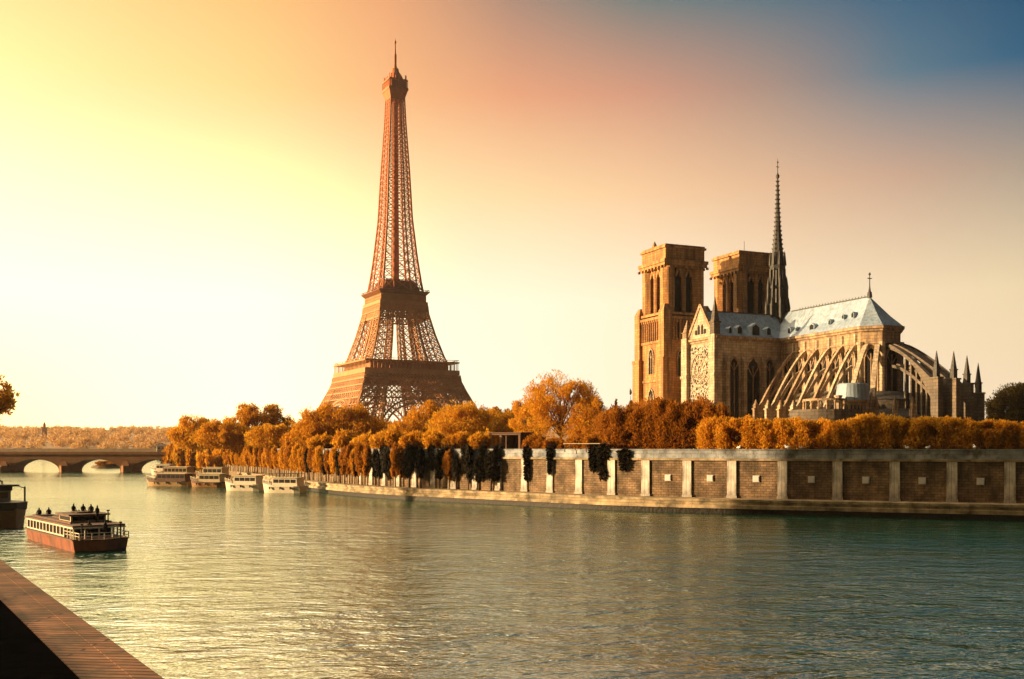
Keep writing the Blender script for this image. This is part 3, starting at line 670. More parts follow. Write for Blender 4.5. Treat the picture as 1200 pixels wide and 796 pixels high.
m.build('rose_window', M['stone_light'], pan)
def pinnacle(m, x, y, z, w, hgt): 
    m.box(x - w / 2, x + w / 2, y - w / 2, y + w / 2, z, z + hgt * .3); m.frustum(x, y, z + hgt * .3, z + hgt * .34, w * .62, w * .62, w * .62, w * .62)
    m.frustum(x, y, z + hgt * .34, z + hgt, w * .45, w * .45, .05, .05)
    for k in range(1, 5):
        zz = z + hgt * (.34 + .13 * k); q = w * .45 * (1 - .2 * k) + .12; m.box(x - q, x + q, y - .08, y + .08, zz, zz + .22); m.box(x - .08, x + .08, y - q, y + q, zz + .01, zz + .21)
for x in (-7.6, 7.6):
    m = MB(); m.box(x - 1.5, x + 1.5, -TV - 1.5, -TV + 1.2, -2, EV + .7); m.box(x - 1.9, x + 1.9, -TV - 1.9, -TV + 1.0, -2, 12); m.box(x - 1.75, x + 1.75, -TV - 1.75, -TV + 1.1, 21, 21.9)
    b = wallbox('corner_buttress', m, M['stone_light'])
    m = MB(); pinnacle(m, x, -TV - .2, EV + .7, 2.2, 11.5 if x > 0 else 6); m.build('pinnacle', M['stone_dark'] if x > 0 else M['stone'], b)
def lancet(x, y, z0, z1, wd, fd, parent=ca, name='window', mt='void', tracery=True):
    fx, fy = fd; px_, py_ = -fy, fx
    def P(a, b, zz): return (x + px_ * a + fx * b, y + py_ * a + fy * b, zz)
    h_ = z1 - z0; m = MB()
    pr = [(-wd / 2, z0), (wd / 2, z0), (wd / 2, z1 - wd * .8), (wd * .33, z1 - wd * .3), (0, z1), (-wd * .33, z1 - wd * .3), (-wd / 2, z1 - wd * .8)]
    m.extr([P(a, .05, zz) for a, zz in pr], (-fx * .3, -fy * .3, 0)); o = m.build(name, M[mt], parent)
    if tracery:
        m = MB()
        for a, b in zip(pr[1:], pr[2:] + pr[:1]): m.bar(P(a[0], .12, a[1]), P(b[0], .12, b[1]), .4, .5)
        m.bar(P(0, .1, z0), P(0, .1, z1 - wd * .5), .3); m.bar(P(0, .1, z1 - wd * 1.2), P(wd * .35, .1, z1 - wd * .6), .2); m.bar(P(0, .1, z1 - wd * 1.2), P(-wd * .35, .1, z1 - wd * .6), .2)
        m.build('frame', M['stone'], o)
    return o
for y, wd in ((-24.6, 3.6), (-17.6, 5.2), (-11.4, 3.4)): lancet(8.52, y, 7, 27, wd, (1, 0), transept)
for y in (-27.4, -21.2, -14, -9):
    m = MB(); m.box(8.5, 9.9, y - .55, y + .55, -2, 25); m.extr([(8.5, y - .55, 25.01), (9.9, y - .55, 25.01), (8.5, y - .55, 27.5)], (0, 1.1, 0)); m.build('buttress', M['stone_light'], transept)
# garden balustrade with little spires along the transept
bl = MB()
for i in range(12):
    y = -TV - 1 + i * 2.0; pinnacle(bl, 15, y, -2, .9, 9.6 if i % 3 == 0 else 7.8)
    if i < 11:
        bl.bar((15, y, 3.4), (15, y + 2, 3.4), .35); bl.bar((15, y, 1.2), (15, y + 2, 1.2), .35); bl.bar((15, y + 1, 1.2), (15, y + 1, 3.4), .25)
        bl.bar((15, y, 1.2), (15, y + 1, 3.4), .2); bl.bar((15, y + 2, 1.2), (15, y + 1, 3.4), .2)
wallbox('balustrade', bl, M['stone_light'])
# choir clerestory windows, aisle, chapels
for x in (12.0, 17.4, 22.8, 28.2, 33.6, 39.0): lancet(x, -HW - .02, 15.5, 27.6, 3.7, (0, -1), choir)
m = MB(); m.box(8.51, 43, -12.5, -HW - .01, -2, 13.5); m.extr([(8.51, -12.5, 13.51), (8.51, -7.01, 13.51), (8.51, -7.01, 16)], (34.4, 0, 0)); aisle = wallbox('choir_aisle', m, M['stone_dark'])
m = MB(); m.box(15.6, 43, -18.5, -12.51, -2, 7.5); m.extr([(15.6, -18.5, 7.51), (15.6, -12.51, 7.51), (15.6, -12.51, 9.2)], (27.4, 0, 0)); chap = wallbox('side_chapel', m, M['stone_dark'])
for x in (17.4, 22.8, 28.2, 33.6, 39): lancet(x, -12.52, 9.6, 13.0, 2.2, (0, -1), aisle, tracery=False); lancet(x, -18.52, 1.0, 6.6, 2.6, (0, -1), chap)
# flying buttresses of the south flank
def flyer(p_wall, p_pier, zw, zp, zbase, thick, mt, pin=3.8, pierw=(1.3, 2.6), second=True, pm=None, fins=None):
    """arch between a wall point and a pier point (plan), top falling from zw to zp"""
    a = Vector(p_wall); b = Vector(p_pier); d = (b - a); ln = d.length; d.normalize(); nn = Vector((-d.y, d.x))
    m = MB(); K = 10; top = []; bot = []
    for i in range(K + 1):
        t = i / K; q = a + d * ln * t; zt_ = zw + (zp - zw) * (t ** 1.32); dep = 1.0 + 1.7 * abs(t - .35) ** 1.6 * 2
        zb_ = zt_ - dep - (3.2 * ((t - .6) / .4) ** 1.5 if t > .6 else 0)
        top.append((q.x, q.y, zt_)); bot.append((q.x, q.y, zb_))
    for i in range(K):
        q4 = [top[i], top[i + 1], bot[i + 1], bot[i]]
        o_ = nn * (thick / 2); m.extr([(x - o_.x, y - o_.y, z) for x, y, z in q4], (nn.x * thick, nn.y * thick, 0))
    # pier
    wx, wy = pierw; c = b
    def box_at(c, u, v, z0, z1):
        q4 = [c + d * u + nn * v, c + d * u - nn * v, c - d * u - nn * v, c - d * u + nn * v]; m.prism([(q.x, q.y) for q in q4], z0, z1)
    box_at(c + d * wy * .3, wy / 2, wx / 2, zbase, zp + .2); box_at(c + d * wy * .42, wy / 2 + .35, wx / 2 + .25, zbase, zbase + (zp - zbase) * .45); box_at(c + d * wy * .3, wy / 2 + .2, wx / 2 + .2, zp + .2, zp + .6)
    if second:
        a2 = a + d * ln * .12; pv = None
        for i in range(9):
            t = i / 8; q = a2.lerp(b, t); z = (zw - 6.5) + (zp - 4.5 - zw + 6.5) * t ** 1.5; cur = (q.x, q.y, z)
            if pv: m.bar(pv, cur, thick * .75, .8)
            pv = cur
    for t in (fins or ()):
        q = a + d * ln * t; zt_ = zw + (zp - zw) * (t ** 1.32) - 1.3; o_ = nn * (thick * .42); w_ = d * .32
        q4 = [q - o_ - w_, q + o_ - w_, q + o_ + w_, q - o_ + w_]; m.prism([(v.x, v.y) for v in q4], zbase, zt_)
    o = m.build('flying_buttress', mt, ca)
    pp = MB(); q = c + d * wy * .3; pinnacle(pp, q.x, q.y, zp + .6, 1.25, pin); pp.build('pinnacle', pm or mt, o)
    return o
for i, x in enumerate((14.7, 20.1, 25.5, 30.9, 36.3, 41.7)):
    flyer((x, -HW), (x, -20.5 + .3 * i), 28.6, 10.6 - .3 * i, -2, .85, M['stone_light'] if i % 2 else M['stone'], pin=2.6, pierw=(.9, 1.8))
    m = MB(); m.lathe([(.5, 15), (.5, 31.2)], 6, (x, -HW - .1, 0)); m.lathe([(.42, 7), (.42, 23.5)], 6, (x, -11.2, 0)); m.build('wall_shaft', M['stone_light'], choir)
# apse windows and buttresses
def seg_lancets(p, q, z0, z1, wd, parent):
    p = Vector(p); q = Vector(q); c = (p + q) / 2; d = (q - p).normalized(); lancet(c.x, c.y, z0, z1, wd, (d.y, -d.x), parent)
seg_lancets(APSE[0], APSE[1], 14, 27.5, 3.6, choir); seg_lancets(APSE[1], APSE[2], 14, 27.5, 4.4, choir); seg_lancets(APSE[2], APSE[3], 14, 27.5, 3.6, choir)
for x, y in APSE:
    m = MB(); m.lathe([(.8, -2), (.8, 28.0), (1.0, 28.1), (1.0, 28.8)], 8, (x, y, 0)); m.build('corner_shaft', M['stone_light'], choir)
C0 = (43.5, 0)
def ringpoly(r, n=26, a0=-92, a1=92): return [(C0[0] + r * math.cos(R(a0 + (a1 - a0) * i / n)), r * math.sin(R(a0 + (a1 - a0) * i / n))) for i in range(n + 1)]
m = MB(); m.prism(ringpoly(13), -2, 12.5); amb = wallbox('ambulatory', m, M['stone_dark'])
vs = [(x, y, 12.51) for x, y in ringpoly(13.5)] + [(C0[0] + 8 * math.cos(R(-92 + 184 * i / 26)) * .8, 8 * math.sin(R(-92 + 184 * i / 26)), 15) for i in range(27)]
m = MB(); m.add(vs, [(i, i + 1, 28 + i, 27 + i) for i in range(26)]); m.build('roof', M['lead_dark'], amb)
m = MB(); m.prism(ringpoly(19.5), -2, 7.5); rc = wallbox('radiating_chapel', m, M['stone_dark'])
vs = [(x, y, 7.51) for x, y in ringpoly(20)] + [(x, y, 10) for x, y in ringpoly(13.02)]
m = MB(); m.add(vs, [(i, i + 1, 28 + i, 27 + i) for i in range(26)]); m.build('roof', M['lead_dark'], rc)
for i, ph in enumerate(range(-78, 90, 13)):
    c, s_ = math.cos(R(ph)), math.sin(R(ph)); x, y = C0[0] + 19.5 * c, 19.5 * s_
    lancet(C0[0] + 19.42 * c, 19.42 * s_, .5, 6.4, 2.3, (c, s_), rc)
    ph2 = ph + 6.5; c, s_ = math.cos(R(ph2)), math.sin(R(ph2)); m = MB(); d = Vector((c, s_)); nn = Vector((-s_, c))
    for r0, r1, zz in ((19.3, 21.2, 9.6), (19.3, 22.2, 5)):
        q4 = [Vector(C0) + d * r0 + nn * .5, Vector(C0) + d * r1 + nn * .5, Vector(C0) + d * r1 - nn * .5, Vector(C0) + d * r0 - nn * .5]; m.prism([(q.x, q.y) for q in q4], -2, zz)
    q = Vector(C0) + d * 20.3; pinnacle(m, q.x, q.y, 9.6, .9, 3.2); m.build('buttress', M['stone'] if ph < 0 else M['stone_dark'], rc)
# great flyers round the apse
flyer((47.2, -4.2), (56.0, -14.5), 28.3, 11.5, -2, 1.3, M['stone_light'], pin=2.0, second=False)
flyer((45, -6.2), (50.5, -18.0), 28.3, 9.5, -2, 1.2, M['stone_light'], pin=1.6, second=False)
for ph, rr, zp, zw, pin in ((-10, 24.4, 17.0, 28.3, 6.8), (-2, 26.4, 16.6, 28.6, 7.0), (11, 25.6, 15.6, 28.6, 7.2), (36, 24.6, 13.6, 28.6, 8.0), (62, 22.5, 14.5, 28.4, 6.0)):
    c, s_ = math.cos(R(ph)), math.sin(R(ph)); w0 = (48 if abs(ph) < 40 else 45.5, max(-3.2, min(6, 7.5 * s_)))
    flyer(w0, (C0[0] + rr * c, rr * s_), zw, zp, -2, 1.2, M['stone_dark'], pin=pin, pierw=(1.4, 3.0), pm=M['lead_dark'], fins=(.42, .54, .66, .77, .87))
# long parapet that falls across the outer piers
# small round chapel with a lead roof and its terrace
CX, CY = 55.5, -20.5
m = MB(); m.lathe([(4.2, -2), (4.2, 11.2), (4.5, 11.3), (4.5, 11.8)], 28, (CX, CY, 0)); rch = wallbox('round_chapel', m, M['stone'])
m = MB(); m.lathe([(4.4, 11.81), (4.2, 13.5), (3.9, 15.9), (3.6, 16.2)], 28, (CX, CY, 0)); m.build('roof', M['lead'], rch)
for ph in range(-190, 10, 25): lancet(CX + 4.12 * math.cos(R(ph)), CY + 4.12 * math.sin(R(ph)), 7.6, 10.8, 1.15, (math.cos(R(ph)), math.sin(R(ph))), rch, tracery=False)
m = MB(); m.lathe([(8.2, -2), (8.6, 6.4), (9.0, 6.45), (9.0, 9.2), (8.4, 9.21)], 28, (53, -27.5, 0)); ter = wallbox('terrace', m, M['stone_dark'])
m = MB(); m.lathe([(.9, 9.21), (.9, 12.4), (1.1, 12.5), (1.1, 12.9)], 10, (57.5, -27, 0)); m.build('pillar', M['stone_light'], ter)
for k in range(9):
    a = R(-150 + 22 * k); m = MB(); m.lathe([(.3, 9.21), (.25, 11.2), (.4, 11.3), (.4, 11.6)], 8, (53 + 6 * math.cos(a), -27.5 + 5 * math.sin(a), 0)); m.build('pillar', M['stone'], ter)
m = MB(); pv = None
for k in range(17):
    a = R(-150 + 11 * k); q = (53 + 6 * math.cos(a), -27.5 + 5 * math.sin(a), 11.85)
    if pv: m.bar(pv, q, .6, .5)
    pv = q
m.build('lintel', M['stone'], ter)
# finial on the apse
m = MB(); m.lathe([(.75, RG - .3), (.6, RG + 1.2), (.35, RG + 1.5), (.16, RG + 3.0), (.13, RG + 6.0)], 8, (AX, 0, 0)); m.bar((AX, -.7, RG + 5.2), (AX, .7, RG + 5.2), .24); m.lathe([(.1, RG + 6), (.38, RG + 6.4), (.1, RG + 6.9)], 8, (AX, 0, 0)); wallbox('finial', m, M['lead_dark'])
# spire
m = MB(); m.lathe([(2.7, 34), (2.7, 45.0), (3.0, 45.2), (2.6, 45.8)], 8, (0, 0, 0), R(22.5)); spire = wallbox('spire', m, M['lead_dark'])
m = MB()
for k in range(8):
    a = R(22.5 + 45 * k); c, s_ = math.cos(a), math.sin(a)
    m.bar((2.4 * c, 2.4 * s_, 45.5), (2.2 * c, 2.2 * s_, 57), .6); m.bar((3.2 * c, 3.2 * s_, 40), (3.0 * c, 3.0 * s_, 50.5), .62)
    m.frustum(3.0 * c, 3.0 * s_, 50.5, 54.5, .4, .4, .03, .03); m.bar((3.0 * c, 3.0 * s_, 49), (2.3 * c, 2.3 * s_, 53), .35)
    m.bar((3.7 * c, 3.7 * s_, 34), (3.6 * c, 3.6 * s_, 44), .65); m.frustum(3.6 * c, 3.6 * s_, 44, 47.6, .42, .42, .03, .03)
m.lathe([(2.6, 50.6), (2.6, 51.3)], 8, (0, 0, 0), R(22.5)); m.lathe([(1.5, 45), (1.3, 58)], 8); m.lathe([(2.3, 56.6), (2.6, 57.6), (2.3, 58.4)], 8, (0, 0, 0), R(22.5))
m.build('open_stage', M['lead_dark'], spire)
m = MB(); pr = [(2.3, 58.4), (1.55, 64), (1.0, 70), (.62, 77), (.36, 84), (.26, 86)]; m.lathe(pr, 8, (0, 0, 0), R(22.5))
for k in range(8):
    a = R(22.5 + 45 * k); c, s_ = math.cos(a), math.sin(a)
    for i in range(19):
        z = 58.8 + 1.45 * i; r = float(np.interp(z, [p[1] for p in pr], [p[0] for p in pr])); m.bar((r * c, r * s_, z), ((r + .26) * c, (r + .26) * s_, z + .4), .2)
    m.frustum(2.4 * c, 2.4 * s_, 58, 62.5, .35, .35, .03, .03)
m.build('needle', M['lead_dark'], spire)
m = MB(); m.lathe([(.22, 86), (.55, 86.3), (.6, 87), (.3, 87.5), (.14, 88), (.12, 91), (.3, 91.1), (.3, 91.5), (.08, 91.6), (.06, 92.5)], 8); m.bar((0, -.6, 89.8), (0, .6, 89.8), .18); m.build('cross', M['lead_dark'], spire)
spire.location = (-.9, -.9, 0)
# twin towers
def west_tower(yc):
    u = -40.8; A = 7.7
    m = MB(); m.box(u - A - 1.0, u + A + 1.0, yc - A - 1.0, yc + A + 1.0, -2, 44.6)
    t = wallbox('west_tower', m, M['stone_tower'])
    m = MB()
    for z, e in ((22, .4), (35.4, .5), (43.6, .9), (45.0, .55)):
        m = MB(); m.box(u - A - 1 - e, u + A + 1 + e, yc - A - 1 - e, yc + A + 1 + e, z, z + .9); m.build('string_course', M['stone_tower'], t)
    m = MB()
    m.box(u - A - .9, u + A + .9, yc - A - .9, yc + A + .9, 62.0, 63.0); m.box(u - A - 1.2, u + A + 1.2, yc - A - 1.2, yc + A + 1.2, 63, 64.1)
    for i in range(9):
        q = -A - .9 + i * (2 * A + 1.8) / 8
        for (x, y) in ((u + q, yc - A - .9), (u + q, yc + A + .9), (u - A - .9, yc + q), (u + A + .9, yc + q)): m.box(x - .35, x + .35, y - .35, y + .35, 61.2, 61.98)
    m.build('cornice', M['stone_tower'], t)
    m = MB()
    for i in range(13):
        q = -A - .6 + i * (2 * A + 1.2) / 12
        for (x, y) in ((u + q, yc - A - 1.25), (u + A + 1.25, yc + q)): m.lathe([(.3, 36.3), (.3, 42.6), (.55, 43), (.55, 43.55)], 6, (x, y, 0))
    m.build('arcade', M['stone_tower'], t)
    for sg in (-1, 1):
        for z0_, z1_, w_ in ((37, 42.6, 2.2),):
            lancet(u + A + 1.02, yc + sg * 3.4, z0_, z1_, w_, (1, 0), t, tracery=False); lancet(u + sg * 3.4, yc - A - 1.02, z0_, z1_, w_, (0, -1), t, tracery=False)
    m = MB()   # belfry: corner piers and middle piers, open lancets between, heavy top
    pw_, mw = 2.15, .85
    for sx in (-1, 1):
        for sy in (-1, 1):
            cx, cy = u + sx * (A - pw_ + .4), yc + sy * (A - pw_ + .4); m.lathe([(pw_ * 1.18, 45.9), (pw_ * 1.18, 62)], 8, (cx, cy, 0), R(22.5))
            m.box(cx - pw_ * .75, cx + pw_ * .75, cy - pw_ * .75, cy + pw_ * .75, 45.9, 62)
    for (dx, dy) in ((1, 0), (-1, 0), (0, 1), (0, -1)):
        cx, cy = u + dx * (A - .9), yc + dy * (A - .9); m.lathe([(mw, 45.9), (mw, 62)], 8, (cx, cy, 0), R(22.5))
        for sgn in (-1, 1):    # pointed lancet heads
            tx, ty = (-dy, dx); mid_ = 2.0 * sgn
            for e in (-1, 1):
                p0 = (cx + tx * (mid_ + e * 1.25), cy + ty * (mid_ + e * 1.25), 58.6); p1 = (cx + tx * mid_, cy + ty * mid_, 61.9); m.bar(p0, p1, .9, .7)
    m.box(u - A, u + A, yc - A, yc + A, 61.7, 61.99)
    m.build('belfry', M['stone_tower'], t)
    m = MB(); m.box(u - A + 1.9, u + A - 1.9, yc - A + 1.9, yc + A - 1.9, 45.9, 61.6); m.build('bell_frame', M['void'], t)  # black core stands in for the darkness inside the belfry
    m = MB(); m.box(u - A - .2, u + A + .2, yc - A - .2, yc + A + .2, 64.1, 68.0); m.box(u - A - .7, u + A + .7, yc - A - .7, yc + A + .7, 68.0, 68.7); m.box(u - A - .3, u + A + .3, yc - A - .3, yc + A + .3, 68.7, 69.3)
    m.build('parapet', M['stone_tower'], t)
    for sx in (-1, 1):
        for sy in (-1, 1):
            x, y = u + sx * (A + .4), yc + sy * (A + .4)
            m = MB(); m.box(x - 2.2, x + 2.2, y - 2.2, y + 2.2, -2, 30); m.box(x - 1.7, x + 1.7, y - 1.7, y + 1.7, 30, 46.2); m.frustum(x, y, 46.2, 48.6, 1.7, 1.7, .7, .7); m.box(x - 2.35, x + 2.35, y - 2.35, y + 2.35, 29.2, 30.2)
            m.build('buttress', M['stone_tower'], t)
    lancet(u + A + 1.02, yc - 2.5, 24, 33, 2.4, (1, 0), t); lancet(u + A + 1.02, yc + 2.5, 24, 33, 2.4, (1, 0), t)
    lancet(u, yc - A - 1.02, 8, 20, 4, (0, -1), t); lancet(u, yc - A - 1.02, 25, 34, 3.2, (0, -1), t)
    return t, u, A
t1, u_, A_ = west_tower(-15.2); t2, _, _ = west_tower(15.2)
m = MB(); m.lathe([(1.3, 69.3), (1.3, 70.2), (.1, 72.8)], 8, (u_ - A_ + 1.6, -15.2 - A_ + 4, 0)); m.build('turret', M['stone_tower'], t1)
m = MB(); m.bar((u_, 15.2, 69.3), (u_, 15.2, 74.5), .12); m.build('lightning_rod', M['dark_metal'], t2)

# ------------------------------------------------------------------ stone bridge
br = empty('stone_bridge', (-187, 428, 0), 0, 'low stone bridge with flat arches across the river', 'bridge')
PIERX = [-312, -287, -262, -237, -212, -187, -161.3, -135.5]; YB0, YB1 = 428, 440
prof_top = 8.1
m = MB()
def arch_z(x):
    for a, b in zip(PIERX, PIERX[1:]):
        if a <= x <= b:
            t = (x - (a + b) / 2) / ((b - a) / 2 - 2.2)
            return 0.25 + 5.0 * math.sqrt(max(0.0, 1 - t * t)) if abs(t) < 1 else None
    return None
xs = [PIERX[0] + i * .5 for i in range(int((PIERX[-1] - PIERX[0]) / .5) + 1)]
lowz = [(arch_z(x) if arch_z(x) is not None else -1.0) for x in xs]
vs = []
for x, z in zip(xs, lowz): vs += [(x + 187, 0, z), (x + 187, 0, 7.2), (x + 187, 12, z), (x + 187, 12, 7.2)]
fs = []
for i in range(len(xs) - 1):
    a = 4 * i; b = a + 4; fs += [(a, b, b + 1, a + 1), (a + 2, a + 3, b + 3, b + 2), (a, a + 2, b + 2, b), (a + 1, b + 1, b + 3, a + 3)]
m.add(vs, fs); m.box(52, 95, 0, 12, -1, 7.2); m.box(-200, -125.2, 0, 12, -1, 7.2); m.build('arch_span', M['bridge'], br)
m = MB(); m.box(-200, 95, -.5, 12.5, 7.203, 7.5); m.box(-200, 95, -.25, .15, 7.503, 8.3); m.box(-200, 95, 11.8, 12.2, 7.503, 8.3); m.build('parapet', M['bridge'], br)
for x in PIERX:
    m = MB(); m.prism([(x + 187 - 2.0, -.6), (x + 187, -3.2), (x + 187 + 2.0, -.6), (x + 187 + 2.0, 12.6), (x + 187, 15), (x + 187 - 2.0, 12.6)], -1, 2.6); m.frustum(x + 187, -.6, 2.6, 4.6, 1.9, 1.0, .6, .05); m.build('pier', M['bridge'], br)

# ------------------------------------------------------------------ foliage
def leaf_object(name, lobes, n, size, mt, parent=None, up=0.5, seed=0, shell=.45, gap=.35, elong=2.2, nscale=.45):
    """many small leaf faces filling the lobes; lobe = (centre, radii)"""
    g_ = np.random.default_rng(seed + 17)
    C_ = np.array([l[0] for l in lobes], float); Rr = np.array([l[1] for l in lobes], float)
    vol = Rr.prod(1) ** .75; idx = g_.choice(len(lobes), size=int(n * 1.9), p=vol / vol.sum()); k = len(idx)
    d = g_.normal(size=(k, 3)); d /= np.linalg.norm(d, axis=1)[:, None]
    r = g_.random(k) ** shell
    # bumpy outline
    ph = g_.random(9) * 6.28
    bump = 1 + .10 * np.sin(5 * d[:, 0] + ph[0] + idx) + .10 * np.sin(6 * d[:, 1] + ph[1] + 2 * idx) + .09 * np.sin(7 * d[:, 2] + ph[2]) + .06 * g_.normal(size=k)
    p = C_[idx] + d * Rr[idx] * (r * bump)[:, None]
    q = p * nscale * 2.6
    field = np.sin(q[:, 0] + 1.7 * np.sin(q[:, 1] * .7 + ph[3])) + np.sin(q[:, 1] * 1.1 + 1.3 * np.sin(q[:, 2] * .8 + ph[4])) + np.sin(q[:, 2] * 1.2 + 1.5 * np.sin(q[:, 0] * .9 + ph[5]))
    keep = field > np.quantile(field, gap) - .5 * g_.random(k); p = p[keep][:n]; d = d[keep][:n]; k = len(p)
    ax = d * (1 - up) + np.array([0, 0, 1.0]) * up + g_.normal(size=(k, 3)) * .35; ax /= np.linalg.norm(ax, axis=1)[:, None]
    sd = np.cross(ax, g_.normal(size=(k, 3))); sd /= np.linalg.norm(sd, axis=1)[:, None]
    s_ = size * (.6 + .8 * g_.random(k))[:, None]
    a = ax * s_ * elong * .5; b = sd * s_ * .5
    V = np.stack([p - a, p + b * .9 - a * .1, p + a, p - b * .9 - a * .1], 1).reshape(-1, 3)
    me = bpy.data.meshes.new(name); me.vertices.add(4 * k); me.vertices.foreach_set('co', V.ravel().astype(np.float32))
    me.loops.add(4 * k); me.loops.foreach_set('vertex_index', np.arange(4 * k, dtype=np.int32))
    me.polygons.add(k); me.polygons.foreach_set('loop_start', np.arange(0, 4 * k, 4, dtype=np.int32)); me.polygons.foreach_set('loop_total', np.full(k, 4, dtype=np.int32))
    me.materials.append(mt); me.update(calc_edges=True); me.validate()
    o = bpy.data.objects.new(name, me); COL.objects.link(o)
    if parent: o.parent = parent
    return o
def make_tree(seed, hgt, rad, mt, dens, size, label, cat='tree', group=None, lobes=9, trunk=.3, bark='bark', up=.55, base=.06, gap=.3, name='tree', open_=0.0):
    """tree of height hgt with crown radius rad; local origin at the foot; open_ > 0 breaks the crown into clumps"""
    r_ = random.Random(seed); t = empty(name, (0, 0, 0), 0, label, cat, group)
    L_ = []; cz = hgt * (base + 1) / 2; ch = hgt * (1 - base) / 2; dp = min(rad, 6.5)
    m = MB(); m.tube([(0, 0, -.6), (.05, .03, hgt * .25), (-.05, 0, hgt * .5), (0.05, .05, hgt * .82)], [trunk * 1.25, trunk, trunk * .7, trunk * .2], 7)
    if open_ < .5: L_.append(((0, 0, cz - ch * .12), (rad * .95, dp * .85, ch * .93))); L_.append(((0, 0, cz - ch * .45), (rad * .9, dp * .8, ch * .55)))
    else: L_.append(((0, 0, cz - ch * .3), (rad * .7, dp * .7, ch * .62)))
    nl = int(lobes * (1 + open_ * 1.5))
    for i in range(nl):
        a = 2 * math.pi * (i * .618) + r_.random() * .5; e = r_.uniform(.05, 1.0); ce = math.sqrt(1 - (e * .93) ** 2); rr = rad * ce * .76
        q = r_.uniform(.16, .28) * rad * (1 + open_ * .1); z = cz - ch * .3 + ch * 1.05 * e; x, y = rr * math.cos(a), rr * math.sin(a) * dp / rad
        L_.append(((x, y, z), (q, min(q, dp * .4), min(q * r_.uniform(1.0, 1.4), ch * .4))))
        m.tube([(0, 0, max(hgt * .12, z * .4)), (x * .5, y * .5, z * .72), (x * 1.05, y * 1.05, z + q * .6)], [trunk * .5, trunk * .3, trunk * .07], 5)
        for k in range(3 if open_ else 1):
            m.tube([(x * .6, y * .6, z * .78), (x + r_.uniform(-q, q), y + r_.uniform(-q, q) * .5, z + q * r_.uniform(.4, 1.1))], [trunk * .2, trunk * .05], 4)
    m.build('trunk', M[bark], t, smooth=True)
    leaf_object('crown', L_, int(dens * (rad * hgt) ** .95), size, mt, t, up, seed, gap=gap, elong=2.6, shell=.38)
    return t
def gx(px, d): return (px - 600) / F * d
KINDS = {'orange': ('leaf_orange', 190, .2, .65, 0), 'gold': ('leaf_gold', 190, .2, .62, 0), 'airy': ('leaf_orange', 95, .45, .55, .8), 'rust': ('leaf_rust', 200, .18, .7, 0), 'olive': ('leaf_olive', 170, .3, .4, .4), 'speckled': ('leaf_orange', 120, .38, .45, .7)}
def plant(kind, px, d, top, width, label, group=None, z=None):
    z = GROUND_Z if z is None else z
    hgt = CAMZ + (HOR - top) * d / F - z; rad = width / 2 * d / F; mt, dens, gap, up, op = KINDS[kind]
    o = make_tree(int(px) + int(d), hgt, rad, M[mt], dens * 1.6, max(.15, .0008 * d), label, 'tree', group, lobes=14, gap=gap, up=up, open_=op)
    o.location = (gx(px, d), d, z); return o
GB = 'autumn trees on the island'
plant('orange', 226, 335, 487, 60, 'feathery orange tree at the end of the bridge', GB)
plant('airy', 302, 330, 475, 92, 'wide sparse orange tree with a see-through top beside the river bend', GB)
plant('orange', 262, 318, 494, 74, 'low rounded orange tree between the bridge-end tree and the sparse-topped tree', GB)
plant('gold', 318, 300, 497, 60, 'small golden tree just in front of the sparse-topped tree', GB)
plant('gold', 245, 345, 500, 62, 'small golden tree beside the bridge end', GB)
plant('orange', 398, 290, 475, 118, 'broad domed orange tree beneath the tower foot nearest the bridge', GB)
plant('rust', 447, 320, 491, 74, 'low rust-brown tree under the arch of the iron tower', GB)
plant('orange', 372, 305, 485, 60, 'orange tree tucked against the broad domed one on its bridge side', GB)
plant('gold', 541, 262, 470, 80, 'full golden-orange tree under the far foot of the iron tower', GB)
plant('orange', 502, 280, 469, 56, 'upright orange tree in front of the iron tower base', GB)
plant('orange', 480, 268, 489, 62, 'short orange tree below the upright tree at the tower base', GB)
plant('gold', 582, 285, 479, 58, 'golden tree between the tower foot and the tall speckled tree', GB)
plant('speckled', 657, 232, 438, 108, 'tallest tree, speckled orange, standing alone between tower and cathedral', GB)
plant('speckled', 622, 240, 462, 54, 'smaller speckled tree leaning on the tallest tree', GB)
plant('orange', 690, 226, 464, 56, 'dense orange tree at the cathedral side of the tallest tree', GB)
plant('rust', 752, 222, 468, 84, 'dark rust tree in front of the cathedral towers', GB)
plant('rust', 808, 214, 466, 84, 'dark rust tree in front of the transept', GB)
plant('rust', 718, 210, 478, 50, 'dark rust bush-like tree beside the small cypresses', GB)
plant('olive', 1188, 320, 446, 70, 'olive-brown round tree behind the last cathedral buttress')
plant('olive', 1225, 330, 440, 70, 'olive-brown tree at the end of the hedge')
# unseen house-shaped block, added to shade the near end of the quay wall
hb = empty('apartment_house', (-112, 130, 4), R(-4), 'tall pale apartment house on the near bank, upstream of the boats', 'house')
m = MB(); m.box(-9, 9, -19, 11, -5, 29); hbw = m.build('wall', M['house'], hb)  # body of the added shade block
m = MB(); m.frustum(0, -4, 29.003, 36, 9.4, 15.4, 6.5, 12.5); m.build('roof', M['lead_dark'], hb)  # top of the added shade block
for k in range(5):
    for j in range(7):
        y = -16 + 6 * k
        m = MB(); m.box(8.98, 9.05, y - .7, y + .7, 1.2 + 3.8 * j, 3.5 + 3.8 * j); m.build('window', M['void'], hb)
# tree on the near bank whose branch tips show at the picture's edge
tr = make_tree(41, 21.5, 6.3, M['leaf_gold'], 70, .3, 'golden tree with open foliage on the near bank', 'tree', gap=.45, up=.2, lobes=14, base=.42, open_=.8)
tr.location = (-98.6, 190, 4.0)
# far tree line
FT = 'distant trees behind the island trees'
for i, (px, top, wd) in enumerate(((556, 480, 40), (578, 476, 34), (600, 478, 34), (620, 481, 30), (462, 496, 40), (344, 499, 30))):
    plant('rust', px, 480, top, wd, 'distant rust-brown tree seen between the nearer golden trees', FT)
